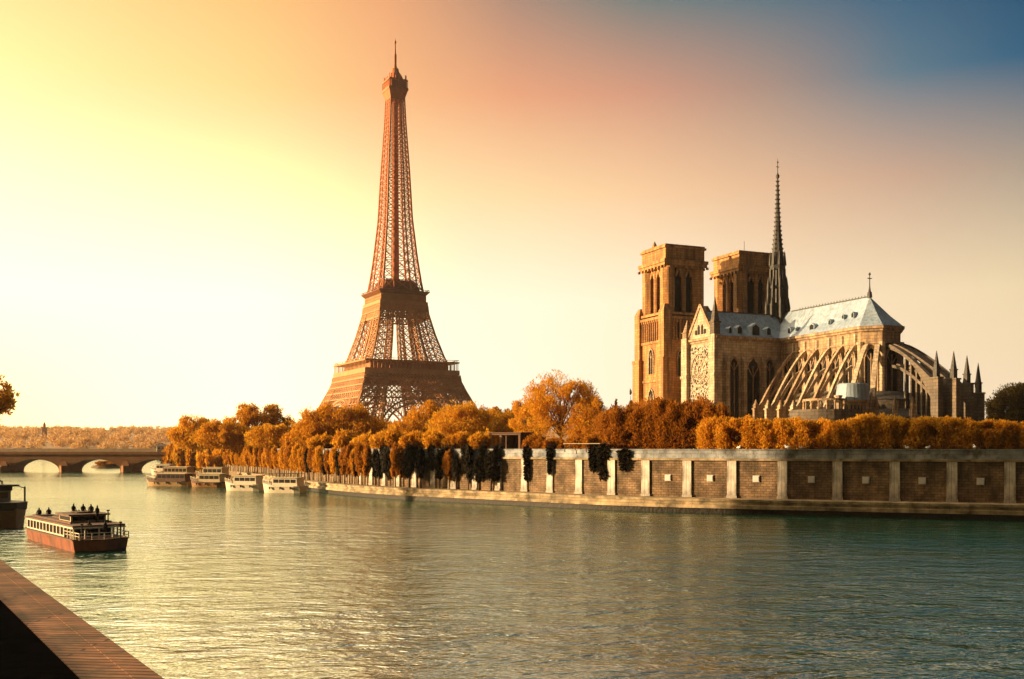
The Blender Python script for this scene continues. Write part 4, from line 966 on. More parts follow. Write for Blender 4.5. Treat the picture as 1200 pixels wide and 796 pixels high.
# conical cypresses beside the towers
def cypress(px, d, top, wd, label):
    hgt = CAMZ + (HOR - top) * d / F - GROUND_Z; r = wd / 2 * d / F; t = empty('cypress_tree', (gx(px, d), d, GROUND_Z), 0, label, 'tree')
    m = MB(); m.tube([(0, 0, -.4), (0, 0, hgt * .9)], [.2, .05], 6); m.build('trunk', M['bark'], t)
    L_ = [((0, 0, hgt * (.12 + .8 * k / 7)), (r * (1.05 - k / 7.6), r * (1.05 - k / 7.6), hgt * .1)) for k in range(8)]
    leaf_object('crown', L_, 2500, .35, M['leaf_rust'], t, .7, int(px))
cypress(722, 235, 462, 13, 'slim conical tree, the shorter of two beside the cathedral towers')
cypress(739, 235, 457, 13, 'slim conical tree with the highest tip beside the cathedral towers')
# low shrubs on the promenade
SG = 'shrubs along the promenade'
sh0 = None
def shrub(px, d, top, wd, mt, label, z=None, group=SG, name='shrub', deep=None, n=7000, seed=0, size=.17, proto=None):
    z = GROUND_Z if z is None else z; hgt = CAMZ + (HOR - top) * d / F - z; r = wd / 2 * d / F
    if proto is None:
        L_ = [((0, 0, 1.2), (1.6, 1.6, 1.3)), ((1.2, .4, 1.0), (1.1, 1.1, 1.0)), ((-1.2, -.3, 1.0), (1.1, 1.1, 1.05)), ((.3, -1.1, .9), (1.2, 1.1, .9)), ((-.4, .9, 1.5), (1.0, 1.0, .9))]
        o = leaf_object(name, L_, n, size, M[mt], None, .5, seed)
    else: o = proto.copy(); COL.objects.link(o)
    o.location = (gx(px, d), d, z); o.scale = (r / 2.2, r / 2.2, hgt / 2.5); o.rotation_euler.z = random.random() * 6
    return tag(o, label, 'shrub', group)
protos = {}
for k, (px, top, wd, mt) in enumerate([(350, 503, 40, 'leaf_orange'), (378, 508, 34, 'leaf_gold'), (405, 505, 40, 'leaf_orange'), (432, 507, 38, 'leaf_gold'), (458, 502, 46, 'leaf_gold'), (486, 506, 40, 'leaf_orange'), (512, 503, 40, 'leaf_gold'),
                                       (540, 507, 40, 'leaf_orange'), (565, 504, 36, 'leaf_gold'), (628, 510, 34, 'leaf_rust'), (650, 513, 36, 'leaf_rust'), (676, 512, 36, 'leaf_rust'), (700, 508, 40, 'leaf_rust'), (725, 500, 44, 'leaf_rust'),
                                       (330, 512, 40, 'leaf_orange'), (306, 516, 40, 'leaf_gold'), (284, 520, 36, 'leaf_orange')]):
    p, _, _ = qat(s_of_px(px, 9), 9 + (k % 3) * 1.5)
    col = {'leaf_orange': 'orange', 'leaf_gold': 'golden', 'leaf_rust': 'dark rust'}[mt]
    shrub(px, p.y, top, wd, mt, {'leaf_orange': 'rounded orange shrub above the embankment parapet', 'leaf_gold': 'rounded golden shrub above the embankment parapet', 'leaf_rust': 'dark rust shrub above the embankment parapet'}[mt], group=col + ' ' + SG, proto=protos.get(mt), seed=k)
    protos.setdefault(mt, bpy.data.objects[-1] if False else [o for o in bpy.data.objects if o.get('category') == 'shrub'][-1])
for k, px in enumerate((204, 217, 231, 246, 258)):
    p, _, _ = qat(s_of_px(px, 2.5), 2.5)
    shrub(px, p.y, (512, 510, 514, 511, 516)[k], (30, 34, 30, 36, 30)[k], ('leaf_orange', 'leaf_gold')[k % 2], ['big orange shrub at the end of the bridge', 'golden shrub next to the bridge end shrub', 'orange shrub on the bank behind the tan boats', 'golden shrub on the bank behind the cream-roofed boat', 'last orange shrub before the row of quay trees'][k], z=.3, group=None, seed=90 + k, n=12000)
# clipped hedges in front of the cathedral
def hedge(px0, px1, top0, top1, label, mt, seed, off=7.0, dep=4.5, n=42000):
    s0, s1 = s_of_px(px0, off), s_of_px(px1, off); L_ = []; K = max(3, int(abs(s1 - s0) / 2.2)); g_ = random.Random(seed)
    p0, _, _ = qat((s0 + s1) / 2, off)
    for i in range(K + 1):
        t = i / K; p, tg, nn = qat(s0 + (s1 - s0) * t, off + g_.uniform(-.3, .3)); ht = (CAMZ + (HOR - (top0 + (top1 - top0) * t) - g_.uniform(-2, 2)) * p.y / F - GROUND_Z)
        L_.append(((p.x - p0.x, p.y - p0.y, ht * .42), (1.9, dep / 2, ht * .5))); L_.append(((p.x - p0.x + g_.uniform(-.6, .6), p.y - p0.y, ht * .74), (1.6, dep / 2 * .85, ht * .28)))
    o = leaf_object('hedge', L_, n, .19, M[mt], None, .55, seed, shell=.3, gap=.12); o.location = (p0.x, p0.y, GROUND_Z)
    return tag(o, label, 'hedge')
hedge(1205, 1112, 493, 489, 'low orange hedge in front of the last buttresses', 'leaf_orange', 3)
hedge(1320, 1205, 493, 493, 'orange hedge running on beyond the olive tree', 'leaf_orange', 4)
hedge(1116, 1018, 490, 487, 'bright orange hedge in front of the apse', 'leaf_gold', 5)
hedge(1022, 924, 493, 492, 'clipped orange hedge under the round chapel terrace', 'leaf_orange', 6)
hedge(932, 830, 492, 488, 'clipped orange hedge in front of the transept balustrade', 'leaf_orange', 7)
hedge(846, 776, 474, 470, 'tall dark rust hedge in front of the transept tracery', 'leaf_rust', 8, off=9)
hedge(786, 714, 480, 478, 'tall dark rust hedge in front of the nearer cathedral tower', 'leaf_rust', 9, off=9)
# pale-trunked street trees on the lower quay
def quay_tree(mt, seed, bark):
    t = empty('quay_tree', (0, 0, 0), 0, 'x', 'tree'); r_ = random.Random(seed)
    m = MB(); m.tube([(0, 0, -.1), (.05, 0, 2.2), (0, .05, 4.5), (0, 0, 6.2)], [.26, .2, .16, .06], 7)
    for k in range(5): a = k * 1.3; m.tube([(0, 0, 2.6 + .5 * k), (.6 * math.cos(a), .6 * math.sin(a), 3.6 + .5 * k), (.8 * math.cos(a), .8 * math.sin(a), 4.8 + .5 * k)], [.1, .06, .02], 5)
    m.build('trunk', M[bark], t, smooth=True)
    L_ = [((0, 0, 5.0), (1.35, 1.35, 2.6)), ((.5, .2, 6.3), (.9, .9, 1.3)), ((-.5, -.3, 4.0), (1.0, 1.0, 1.8)), ((.3, -.6, 3.4), (.8, .8, 1.5))]
    leaf_object('crown', L_, 4200, .22, M[mt], t, .75, seed, gap=.25, elong=2.8); return t
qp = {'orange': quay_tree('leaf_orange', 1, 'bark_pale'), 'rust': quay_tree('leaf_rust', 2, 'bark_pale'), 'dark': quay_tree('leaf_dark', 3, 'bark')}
used = set()
s_a, s_b = s_of_px(264, 2.2), s_of_px(592, 2.2); s = s_a; k = 0
QG = {'orange': ('small orange tree with a pale trunk on the lower quay by the moored boats', 'orange trees on the lower quay'), 'rust': ('small rust-brown tree with a pale trunk on the lower quay', 'rust-brown trees on the lower quay'), 'dark': ('dark narrow evergreen tree against the embankment wall', 'dark trees against the embankment wall')}
while s > s_b:
    p, tg, nn = qat(s, 2.2 + random.uniform(-.3, .7)); px = 600 + p.x / p.y * F
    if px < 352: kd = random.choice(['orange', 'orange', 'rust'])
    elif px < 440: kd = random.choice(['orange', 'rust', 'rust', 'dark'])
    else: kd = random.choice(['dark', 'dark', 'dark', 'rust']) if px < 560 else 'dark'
    if px > 470 and random.random() < .3: s -= 2.8; continue
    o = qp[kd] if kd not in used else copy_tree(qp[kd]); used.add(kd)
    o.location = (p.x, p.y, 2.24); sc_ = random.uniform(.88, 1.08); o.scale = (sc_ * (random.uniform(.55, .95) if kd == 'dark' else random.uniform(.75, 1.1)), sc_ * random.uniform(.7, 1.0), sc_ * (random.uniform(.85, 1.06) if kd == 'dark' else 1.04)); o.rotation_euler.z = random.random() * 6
    tag(o, QG[kd][0], 'tree', QG[kd][1]); s -= random.uniform(2.3, 3.1); k += 1
# ivy hanging over the parapet
for i, (px, z0, z1, wd) in enumerate(((619, 4.4, 10.0, 1.5), (646, 5.6, 10.0, 1.2), (696, 6.3, 10.4, 1.7), (708, 4.9, 10.3, 2.0), (732, 6.4, 9.6, 2.3), (585, 4.2, 10.2, 2.0), (568, 4.6, 10.2, 1.6))):
    p, tg, nn = qat(s_of_px(px, WALL_OFF), WALL_OFF - .45)
    L_ = [((0, 0, z0 + (z1 - z0) * t), (wd * (.35 + .3 * t) * (1 if i % 2 else .9), .45, (z1 - z0) * .24)) for t in (.18, .42, .66, .86)]
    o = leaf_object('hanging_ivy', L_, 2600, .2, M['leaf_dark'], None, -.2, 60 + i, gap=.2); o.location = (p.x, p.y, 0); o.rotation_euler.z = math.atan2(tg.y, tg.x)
    tag(o, ['long dark ivy hanging over the parapet nearest the open pavilion', 'thin dark ivy strand over the parapet, second from the pavilion', 'shorter half of the twin ivy clumps under the tallest tree', 'longer half of the twin ivy clumps under the tallest tree', 'rounded dark ivy clump on the parapet nearest the stone squares', 'broad dark ivy at the end of the row of quay trees', 'dark ivy among the last quay trees'][i], 'ivy')
for i, (px, z0, wd) in enumerate(((452, 7.2, 1.9), (470, 6.4, 1.5), (489, 7.6, 2.2), (508, 6.0, 1.6), (527, 7.0, 2.2), (548, 6.6, 1.8))):
    p, tg, nn = qat(s_of_px(px, WALL_OFF), WALL_OFF - .45)
    L_ = [((0, 0, z0 + (10 - z0) * t), (wd * (.4 + .6 * t), .45, (10 - z0) * .3)) for t in (.2, .5, .85)]
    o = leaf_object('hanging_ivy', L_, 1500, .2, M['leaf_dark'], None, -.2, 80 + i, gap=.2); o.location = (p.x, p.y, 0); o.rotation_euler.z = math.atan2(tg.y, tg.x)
    tag(o, 'dark ivy fringe hanging over the parapet behind the row of quay trees', 'ivy', 'ivy fringe behind the quay trees')
# bush seen through the middle arch
o = shrub(125, 520, 541, 26, 'leaf_rust', 'dark bush on an islet seen through a bridge arch', z=1.2, group=None, seed=70, size=.5)
isl = MB(); isl.lathe([(9, -1), (8, .8), (5, 1.4), (1, 1.6)], 14, (gx(125, 520), 522, 0)); tag(isl.build('islet', M['ground']), kind='structure')

# ------------------------------------------------------------------ open pavilion and awning on the promenade
d = 196; pv_ = empty('pavilion', (gx(598, d), d, GROUND_Z), R(-33), 'small open pavilion with a flat dark roof among the orange trees', 'pavilion')
m = MB(); m.box(-3.6, 3.6, -2, 2, 3.1, 3.45); m.box(-3.9, 3.9, -2.3, 2.3, 3.453, 3.6); m.build('roof', M['roof_brown'], pv_)
for x in (-3.2, 3.2):
    for y in (-1.6, 1.6): m = MB(); m.box(x - .22, x + .22, y - .22, y + .22, -.1, 3.1); m.build('post', M['cream_paint'] if x < 0 else M['roof_brown'], pv_)
m = MB(); m.box(-2.9, 2.9, 1.3, 1.5, -.1, 3.09); m.box(-.1, .1, -1.5, 1.29, -.1, 3.09); m.build('back_wall', M['roof_brown'], pv_)
d = 172; aw = empty('awning', (gx(690, d), d, GROUND_Z), R(-30), 'low flat awning on thin posts behind the parapet', 'awning')
m = MB(); m.box(-4.2, 4.2, -1.2, 1.2, 1.32, 1.42); m.build('canopy', M['cream_paint'], aw)
for x in (-4, 0, 4): m = MB(); m.bar((x, -1, -.1), (x, -1, 1.32), .12); m.bar((x, 1, -.1), (x, 1, 1.32), .12); m.build('post', M['dark_metal'], aw)

# ------------------------------------------------------------------ people (simple continuous figures)
def person_mesh(name, seated):
    V = {}; pts = []; ed = []; rd = []
    def add(p, r, par=None):
        pts.append(p); rd.append(r)
        if par is not None: ed.append((par, len(pts) - 1))
        return len(pts) - 1
    z = .45 if seated else .93
    pel = add((0, 0, z), .15); ch_ = add((0, 0, z + .28), .17, pel); sh_ = add((0, 0, z + .48), .13, ch_); nk = add((0, .01, z + .57), .055, sh_); hd = add((0, .02, z + .68), .095, nk); add((0, .02, z + .80), .085, hd)
    for sx in (-1, 1):
        a = add((sx * .19, 0, z + .46), .065, sh_); b = add((sx * .25, .03, z + .2), .05, a); c = add((sx * .2, .22 if seated else .06, z + .02), .04, b)
        if seated: h_ = add((sx * .1, .05, z - .02), .09, pel); k_ = add((sx * .12, .45, z + .0), .07, h_); f_ = add((sx * .12, .47, .06), .05, k_); add((sx * .12, .6, .04), .04, f_)
        else: h_ = add((sx * .1, 0, z - .1), .09, pel); k_ = add((sx * .11, .02, .48), .065, h_); f_ = add((sx * .11, 0, .07), .045, k_); add((sx * .12, .14, .04), .04, f_)
    me = bpy.data.meshes.new(name); me.from_pydata(pts, ed, []); o = bpy.data.objects.new(name, me); COL.objects.link(o)
    sk = o.modifiers.new('skin', 'SKIN'); ss = o.modifiers.new('sub', 'SUBSURF'); ss.levels = 1; ss.render_levels = 1
    for i, r in enumerate(rd): me.skin_vertices[0].data[i].radius = (r, r)
    me.skin_vertices[0].data[0].use_root = True
    dg = bpy.context.evaluated_depsgraph_get(); dg.update(); res = bpy.data.meshes.new_from_object(o.evaluated_get(dg)); res.name = name
    bpy.data.objects.remove(o); res.materials.clear(); res.materials.append(M['cloth_dark'])
    for p in res.polygons: p.use_smooth = True
    return res
PM = {True: person_mesh('person', True), False: person_mesh('person', False)}
def person(loc, rz, seated, label, group=None):
    o = bpy.data.objects.new('person', PM[seated]); COL.objects.link(o); o.location = loc; o.rotation_euler.z = rz; return tag(o, label, 'person', group)

# ------------------------------------------------------------------ boats
def hull(m, L_, B, z0, z1, bow=.3, stern=.06, flare=.12, n=16, fat=.6, sheer=0.0):
    """local x from stern (-L/2) to bow (L/2)"""
    st = []
    for i in range(n + 1):
        t = i / n; x = -L_ / 2 + L_ * t
        wdt = 1.0
        if t > 1 - bow: q = (t - (1 - bow)) / bow; wdt = max(0.0, 1 - min(q, 1.0) ** 2.2) ** fat
        if t < stern: q = 1 - t / stern; wdt = 1 - .18 * q
        st.append((x, max(.03, wdt) * B / 2))
    V = []; Fc = []
    for x, b in st:
        zz = z1 + sheer * (max(0, x / L_ + .1) / .6) ** 2; k_ = .985 if not sheer or x < 0 else .985 - .1 * (x / L_ * 2) ** 4
        V += [(x * k_, -b * (1 - flare), z0), (x, -b, zz), (x, b, zz), (x * k_, b * (1 - flare), z0)]
    for i in range(n):
        a = 4 * i; b = a + 4; Fc += [(a, b, b + 1, a + 1), (a + 1, b + 1, b + 2, a + 2), (a + 2, b + 2, b + 3, a + 3), (a + 3, b + 3, b, a)]
    Fc += [(0, 1, 2, 3), (4 * n, 4 * n + 3, 4 * n + 2, 4 * n + 1)]; m.add(V, Fc)
# main red-brown tour boat
LB, BB = 21.5, 5.2; bdir = Vector((.62, -.785)).normalized(); bc = Vector((-39.0, 98.2)) - bdir * (LB / 2)
tb = empty('tour_boat', (bc.x, bc.y, 0), math.atan2(bdir.y, bdir.x), 'red-brown river tour boat with a long white glazed cabin', 'boat')
m = MB(); hull(m, LB, BB, -.5, 1.28, bow=.05, stern=.16, flare=.1, fat=.35); m.build('hull', M['hull_red'], tb)
m = MB(); hull(m, LB + .16, BB + .18, 1.283, 1.42, bow=.05, stern=.16, flare=0, fat=.35); m.build('rubbing_strake', M['roof_brown'], tb)
m = MB(); hull(m, LB + .03, BB * .92, -.55, .16, bow=.05, stern=.16, flare=0.02, fat=.35); m.build('waterline', M['hull_dark'], tb)
X0, X1 = -9.6, 5.2; cw = BB / 2 - .32
m = MB(); m.box(X0, X1, -cw + .1, cw - .1, 1.42, 2.62); cab = m.build('cabin', M['void'], tb)
m = MB(); m.box(X0 - .15, X1 + .2, -cw - .02, cw + .02, 2.5, 2.7)
m.box(X0 - .05, X1, -cw, -cw + .14, 1.423, 1.58); m.box(X0 - .05, X1, cw - .14, cw, 1.423, 1.58); m.box(X0 - .1, X0 + .1, -cw + .14, cw - .14, 1.424, 2.49)
m.build('cabin_frame', M['white_paint'], cab)
for i in range(12):
    x = X0 + .15 + (X1 - X0 - .3) * i / 11; m = MB(); m.box(x - .12, x + .12, -cw - .01, -cw + .12, 1.58, 2.5); m.box(x - .12, x + .12, cw - .12, cw + .01, 1.58, 2.5); m.build('mullion', M['white_paint'], cab)
m = MB(); m.box(X0 - .3, X1 + 3.6, -cw - .2, cw + .2, 2.73, 2.92); rf = m.build('roof_deck', M['roof_brown'], tb)
m = MB(); m.box(X1 + .2, X1 + 3.75, -cw - .22, -cw - .05, 2.55, 2.72); m.box(X1 + .2, X1 + 3.75, cw + .05, cw + .22, 2.55, 2.72); m.box(X1 + 3.58, X1 + 3.75, -cw - .049, cw + .049, 2.55, 2.72); m.build('fascia', M['white_paint'], rf)
m = MB(); m.box(X0 + 1, X1 + 1, -cw + .3, -cw + .45, 2.92, 3.12); m.box(X0 + 1, X1 + 1, cw - .45, cw - .3, 2.92, 3.12); m.box(-6, 3, -.6, .6, 2.92, 3.06); m.build('skylight', M['roof_brown'], rf)
for x in (X1 + .4, X1 + 1.6, X1 + 2.6, X1 + 3.6):
    for y in (-cw - .08, cw + .08): m = MB(); m.bar((x, y, 1.42), (x, y, 2.56), .13); m.build('deck_post', M['white_paint'], tb)
for y in (-1.3, 0, 1.3): m = MB(); m.bar((X1 + 3.6, y, 1.42), (X1 + 3.6, y, 2.56), .13); m.build('deck_post', M['white_paint'], tb)
m = MB()
for (a, b) in (((X1 + .4, -cw - .08), (LB / 2 - .3, -cw - .02)), ((X1 + .4, cw + .08), (LB / 2 - .3, cw + .02)), ((LB / 2 - .3, -cw), (LB / 2 - .3, cw))):
    m.bar((a[0], a[1], 2.15), (b[0], b[1], 2.15), .07); m.bar((a[0], a[1], 1.8), (b[0], b[1], 1.8), .05)
    for k in range(5): t = k / 4; m.bar((a[0] + (b[0] - a[0]) * t, a[1] + (b[1] - a[1]) * t, 1.42), (a[0] + (b[0] - a[0]) * t, a[1] + (b[1] - a[1]) * t, 2.15), .06)
m.build('railing', M['white_paint'], tb)
m = MB(); m.box(.4, 4.6, -1.5, 1.9, 2.92, 3.7); wh = m.build('wheelhouse', M['cream_paint'], tb)
m = MB(); m.box(0, 5.0, -1.8, 2.2, 3.703, 3.9); m.build('roof', M['roof_brown'], wh)
m = MB(); m.box(4.58, 4.64, -1.3, 1.7, 3.15, 3.6); m.box(.7, 4.3, -1.54, -1.48, 3.15, 3.6); m.build('window', M['void'], wh)
for (x, y, z0, z1) in ((6.3, 1.6, 2.92, 4.4), (9.8, -1.9, 1.42, 3.2), (10.2, 1.6, 1.42, 3.3)):
    m = MB(); m.lathe([(.07, 0), (.06, (z1 - z0) * .9), (.16, (z1 - z0) * .91), (.16, z1 - z0)], 6, (x, y, z0)); m.build('mast', M['dark_metal'], tb)
for (x, y, z) in ((-8.9, -.7, 2.92), (-3.1, 1.1, 2.92), (2.0, .35, 3.9)):
    m = MB(); m.box(x - 1.3, x + 1.3, y - .9, y + .9, z + .1, z + .16)
    for sx in (-1, 1): m.box(x + sx * 1.1 - .05, x + sx * 1.1 + .05, y - .7, y + .7, z + .001, z + .1)
    m.build('bench', M['roof_brown'], tb)
def on(b, c, d_, x, y, z): n_ = Vector((-d_.y, d_.x)); q = c + d_ * x + n_ * y; return (q.x, q.y, z)
brz = math.atan2(bdir.y, bdir.x)
TBP = [((-8.9, -1.2, 2.92), 1, 'dark-clothed passenger at the far corner of the tour boat roof, the nearer of the pair'), ((-8.9, -.2, 2.92), 1, 'dark-clothed passenger at the far corner of the tour boat roof, the farther of the pair'),
       ((-3.9, 1.0, 2.92), 1, 'passenger seated midway along the tour boat roof, farther from the wheelhouse'), ((-2.4, 1.2, 2.92), 1, 'passenger seated midway along the tour boat roof, nearer the wheelhouse'),
       ((1.1, -.3, 3.9), 1, 'first of three dark figures sitting on the wheelhouse roof'), ((2.0, .4, 3.9), 1, 'middle of three dark figures sitting on the wheelhouse roof'), ((3.0, .9, 3.9), 1, 'last of three dark figures sitting on the wheelhouse roof, by the mast'),
       ((5.4, .8, 2.92), 0, 'dark figure standing beside the mast on the tour boat roof'), ((9.4, .4, 1.42), 0, 'dark figure standing on the open end deck of the tour boat'), ((8.3, -.8, 1.42), 0, 'dark figure standing under the deck roof of the tour boat')]
tb.scale.z = .86
for (x, y, z), st, lb in TBP: person(on(tb, bc, bdir, x, y, z * .86 - (.32 if st else 0)), brz - 1.57 + random.uniform(-.6, .6), bool(st), lb)
# barge at the picture edge
d2 = Vector((.80, -.60)); c2 = Vector((-70.5, 134)); bg = empty('barge', (c2.x, c2.y, 0), math.atan2(d2.y, d2.x), 'dark-hulled barge with a rounded wooden end and a canopy', 'boat')
m = MB(); hull(m, 22, 5.6, -.5, 3.0, bow=.2, stern=.1, flare=.2, fat=.5); m.build('hull', M['hull_wood'], bg)
m = MB(); hull(m, 22.2, 5.8, 2.2, 3.2, bow=.2, stern=.1, flare=0.02, fat=.5); m.build('gunwale', M['hull_dark'], bg)
m = MB(); m.box(-9, 6, -1.9, 1.9, 3.2, 4.5); cb = m.build('cabin', M['cream_paint'], bg)
m = MB(); m.box(-8.5, 5.6, -1.95, -1.91, 3.7, 4.3); m.box(6.0, 6.05, -1.5, 1.5, 3.6, 4.3); m.build('window', M['hull_wood'], cb)
m = MB(); m.box(-9.5, 7.4, -2.3, 2.3, 5.05, 5.3); m.box(-9.2, 6.2, -2.0, 2.0, 4.5, 5.05); m.build('canopy', M['hull_dark'], bg)
for y in (-2.0, 2.0): m = MB(); m.bar((9.3, y, 3.2), (9.3, y, 5.1), .16); m.bar((9.3, y, 4.9), (7.3, y, 5.15), .1); m.build('post', M['dark_metal'], bg)
bz = math.atan2(d2.y, d2.x)
person(on(bg, c2, d2, 5.6, .5, 5.3), bz, True, 'dark figure sitting at the end of the barge canopy'); person(on(bg, c2, d2, 3.2, -.6, 5.3), bz, True, 'dark figure sitting farther back on the barge canopy')

def moored(name, px0, px1, wl, hz, beam, hull_m, cab_m, label, bow_left=True, cabin=(.12, .74), ch=1.9, roofm='cream_paint', tilt=0.25, rail=False, group='boats moored along the bank'):
    dd = CAMZ * F / (wl - HOR); xa, xb = gx(px0, dd), gx(px1, dd); ln = (xb - xa) / math.cos(tilt); cx = (xa + xb) / 2
    b = empty(name, (cx, dd, 0), (math.pi if bow_left else 0) - tilt, label, 'boat', group)
    m = MB(); hull(m, ln, beam, -.4, hz, bow=.42, stern=.12, flare=.18, sheer=.8); m.build('hull', M[hull_m], b)
    m = MB(); hull(m, ln + .1, beam + .14, hz - .2, hz + .06, bow=.42, stern=.12, flare=0.0, sheer=.8); m.build('gunwale', M['roof_brown'] if hull_m != 'white_paint' else M['white_paint'], b)
    x0 = -ln / 2 + ln * cabin[0] * .5; x1 = -ln / 2 + ln * cabin[1]; w_ = beam / 2 - .45
    m = MB(); m.extr([(x0, -w_, hz + .061), (x1, -w_, hz + .061), (x1 - .9, -w_, hz + ch), (x0 + .2, -w_, hz + ch)], (0, 2 * w_, 0)); cb = m.build('cabin', M[cab_m], b)
    nW = max(4, int((x1 - x0) / 1.5))
    for sgn in (-1, 1):
        for k in range(nW):
            xc = x0 + .3 + (x1 - x0 - 1.2) * (k + .5) / nW; hw = (x1 - x0) / nW * .36; y0 = sgn * w_
            m = MB(); m.box(xc - hw, xc + hw, min(y0 - .03, y0 + .03), max(y0 - .03, y0 + .03), hz + ch * .42, hz + ch * .84); m.build('window', M['void'], cb)
    m = MB(); m.box(x0 - .2, x1 - .6, -w_ - .3, w_ + .3, hz + ch + .002, hz + ch + .2); m.build('roof', M[roofm], b)
    if rail:
        m = MB()
        for sgn in (-1, 1):
            m.bar((x0, sgn * w_, hz + ch + 1.0), (x1, sgn * w_, hz + ch + 1.0), .1)
            for k in range(9): xx = x0 + (x1 - x0) * k / 8; m.bar((xx, sgn * w_, hz + ch + .2), (xx, sgn * w_, hz + ch + 1.0), .08)
        m.build('railing', M['dark_metal'], b)
    m = MB()
    for sgn in (-1, 1):
        pv = None
        for k in range(7):
            xx = x1 + (ln * .46 - x1) * k / 6; q = 1 - max(0, xx / ln + .5 - .58) / .42; yy = sgn * (beam / 2 - .1) * max(.05, 1 - (1 - q) ** 2.2) ** .6; zz = hz + .8 * (max(0, xx / ln + .1) / .6) ** 2
            m.bar((xx, yy, zz), (xx, yy, zz + .8), .07)
            if pv: m.bar(pv, (xx, yy, zz + .8), .06)
            pv = (xx, yy, zz + .8)
    m.build('bow_rail', M['white_paint'], b)
    for k in range(3):
        xx = -ln * .3 + k * ln * .25; m = MB(); m.lathe([(.08, 0), (.18, .1), (.18, .5), (.08, .6)], 8, (xx, beam / 2 + .12, hz - .7)); m.build('fender', M['dark_metal'], b); m = MB(); m.lathe([(.08, 0), (.18, .1), (.18, .5), (.08, .6)], 8, (xx, -beam / 2 - .12, hz - .7)); m.build('fender', M['dark_metal'], b)
    m = MB(); m.bar((x1 - 1.5, 0, hz + ch), (x1 - 1.5, 0, hz + ch + 2.2), .12); m.build('mast', M['dark_metal'], b)
    return b
moored('moored_boat', 169, 227, 569.5, 1.3, 4.6, 'tan_hull', 'roof_brown', 'long tan boat with a dark window band, moored farthest out', ch=1.9, rail=False)
moored('moored_boat', 222, 266, 570.5, 1.2, 4.6, 'hull_wood', 'cream_paint', 'brown-hulled boat moored between the long tan boat and the white boats', ch=2.0)
moored('moored_boat', 262, 309, 575, 1.5, 4.2, 'white_paint', 'white_paint', 'white cabin boat moored next to the brown-hulled boat', ch=1.9, tilt=.3)
moored('moored_boat', 306, 357, 577.5, 1.5, 4.2, 'white_paint', 'white_paint', 'white cabin boat with a roof railing moored closest to the stone ledge', ch=1.8, rail=True, tilt=.3)
moored('moored_boat', 176, 206, 556.5, 1.6, 5, 'white_paint', 'white_paint', 'small white boat moored beside the bridge', ch=2.2, roofm='cream_paint')
moored('moored_boat', 180, 228, 561.5, 1.4, 5, 'tan_hull', 'tan_hull', 'tan boat with a pale roof behind the long tan boat', ch=2.4)
moored('moored_boat', 228, 268, 563, 1.5, 5, 'tan_hull', 'cream_paint', 'cream-roofed boat behind the brown-hulled boat', ch=2.4)

# ------------------------------------------------------------------ gulls on the parapet
def gull_mesh():
    m = MB()
    m.lathe([(.02, -.24), (.07, -.16), (.12, -.02), (.11, .1), (.06, .2), (.05, .24)], 8); m.v = [(z, x, y * .9 + .17) for x, y, z in m.v]
    m.lathe([(.02, .24), (.065, .28), (.07, .33), (.03, .38)], 8, (.19, 0, 0)); m.add([(.25, -.015, .31), (.25, .015, .31), (.25, 0, .34), (.35, 0, .31)], [(0, 1, 2), (0, 1, 3), (1, 2, 3), (2, 0, 3)])
    m.bar((.02, .04, 0), (.02, .04, .1), .02); m.bar((.02, -.04, 0), (.02, -.04, .1), .02); m.add([(-.2, -.05, .16), (-.2, .05, .16), (-.42, .03, .2), (-.42, -.03, .2)], [(0, 1, 2, 3)])
    return m
g0 = gull_mesh().build('gull', M['gull'], smooth=True)
GL = ['white gull on the parapet in front of the transept balustrade', 'larger white gull on the parapet beneath the round chapel', 'white gull low on the parapet in front of the apse hedge', 'white gull perched between the other two in front of the apse hedge', 'upright white gull on the parapet nearest the olive tree', 'white gull on the parapet just beside the larger gull']
for i, (px, sc_) in enumerate(((866, 1.5), (923, 1.8), (1063, 1.4), (1087, 1.4), (1142, 1.9), (938, 1.2))):
    o = g0 if i == 0 else g0.copy()
    if i: COL.objects.link(o)
    p, tg, nn = qat(s_of_px(px, WALL_OFF), WALL_OFF + .1); o.location = (p.x, p.y, 9.822); o.scale = (sc_,) * 3; o.rotation_euler.z = random.random() * 6; tag(o, GL[i], 'gull', 'gulls on the parapet')

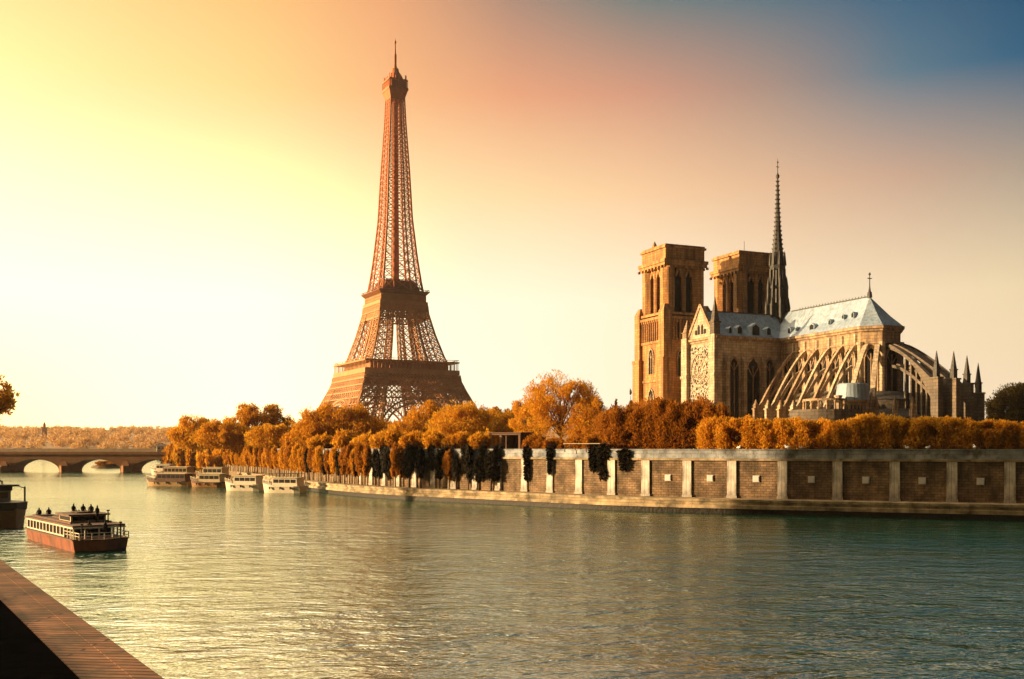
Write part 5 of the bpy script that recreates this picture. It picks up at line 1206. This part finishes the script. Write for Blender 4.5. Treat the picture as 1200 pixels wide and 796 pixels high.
# ------------------------------------------------------------------ far shore: thin tower, houses, trees
d = 1450; ft = empty('hilltop_tower', (gx(52, d), d, 20), 0, 'thin hilltop tower rising above the orange hills', 'tower')
m = MB(); m.box(-2.6, 2.6, -2.6, 2.6, -5, 18); m.build('shaft', M['bridge'], ft)
m = MB(); m.box(-3.2, 3.2, -3.2, 3.2, 18, 19.2); m.lathe([(2.2, 19.2), (2.0, 23), (.3, 27)], 8); m.build('top', M['bridge'], ft)
HL = ['pale house on the shore beyond the end of the bridge', 'long pale building low on the far shore', 'small pale house on the wooded hill']
for i, (px, py, wd, hh, d) in enumerate(((191, 524, 14, 7, 900), (25, 527, 16, 4, 1020), (180, 520, 6, 4, 1100))):
    z = CAMZ + (HOR - py) * d / F; W_ = wd * d / F; H_ = hh * d / F; e = empty('house', (gx(px, d), d, z - H_ / 2), R(20 - 25 * i), HL[i], 'house')
    m = MB(); m.box(-W_ / 2, W_ / 2, -5, 5, -6, H_ * .65); m.build('wall', M['house'], e)
    m = MB(); m.extr([(-W_ / 2 - .5, -5.6, H_ * .652), (-W_ / 2 - .5, 5.6, H_ * .652), (-W_ / 2 - .5, 0, H_)], (W_ + 1, 0, 0)); m.build('roof', M['roof_brown'], e)
    for k in range(3): m = MB(); x = -W_ / 3 + k * W_ / 3; m.box(x - .7, x + .7, -5.05, -4.9, H_ * .2, H_ * .45); m.build('window', M['void'], e)
# the evening air
hz = MB(); hz.box(-3500, 3500, -400, 3200, -2.2, 380)
hm = bpy.data.materials.new('evening_air'); hm.use_nodes = True; hn = hm.node_tree.nodes; hn.clear()
pv2 = hn.new('ShaderNodeVolumePrincipled'); pv2.inputs['Color'].default_value = (1.0, 0.96, 0.9, 1); pv2.inputs['Density'].default_value = 0.00004; pv2.inputs['Anisotropy'].default_value = 0.3
ho = hn.new('ShaderNodeOutputMaterial'); hm.node_tree.links.new(pv2.outputs[0], ho.inputs['Volume'])
tag(hz.build('haze', hm), kind='stuff')
# far wood on the hills: countless crowns, one mass
L_ = []; r_ = random.Random(9)
for i in range(520):
    y = r_.uniform(1020, 2300); x = r_.uniform(-.56, -.22) * y; t = (y - 1060) / 1840; zz = 6 + 44 * min(1, max(0, t) * 1.5) ** .8; q = r_.uniform(5, 9)
    L_.append(((x, y, zz + q * .5), (q, q, q * .9)))
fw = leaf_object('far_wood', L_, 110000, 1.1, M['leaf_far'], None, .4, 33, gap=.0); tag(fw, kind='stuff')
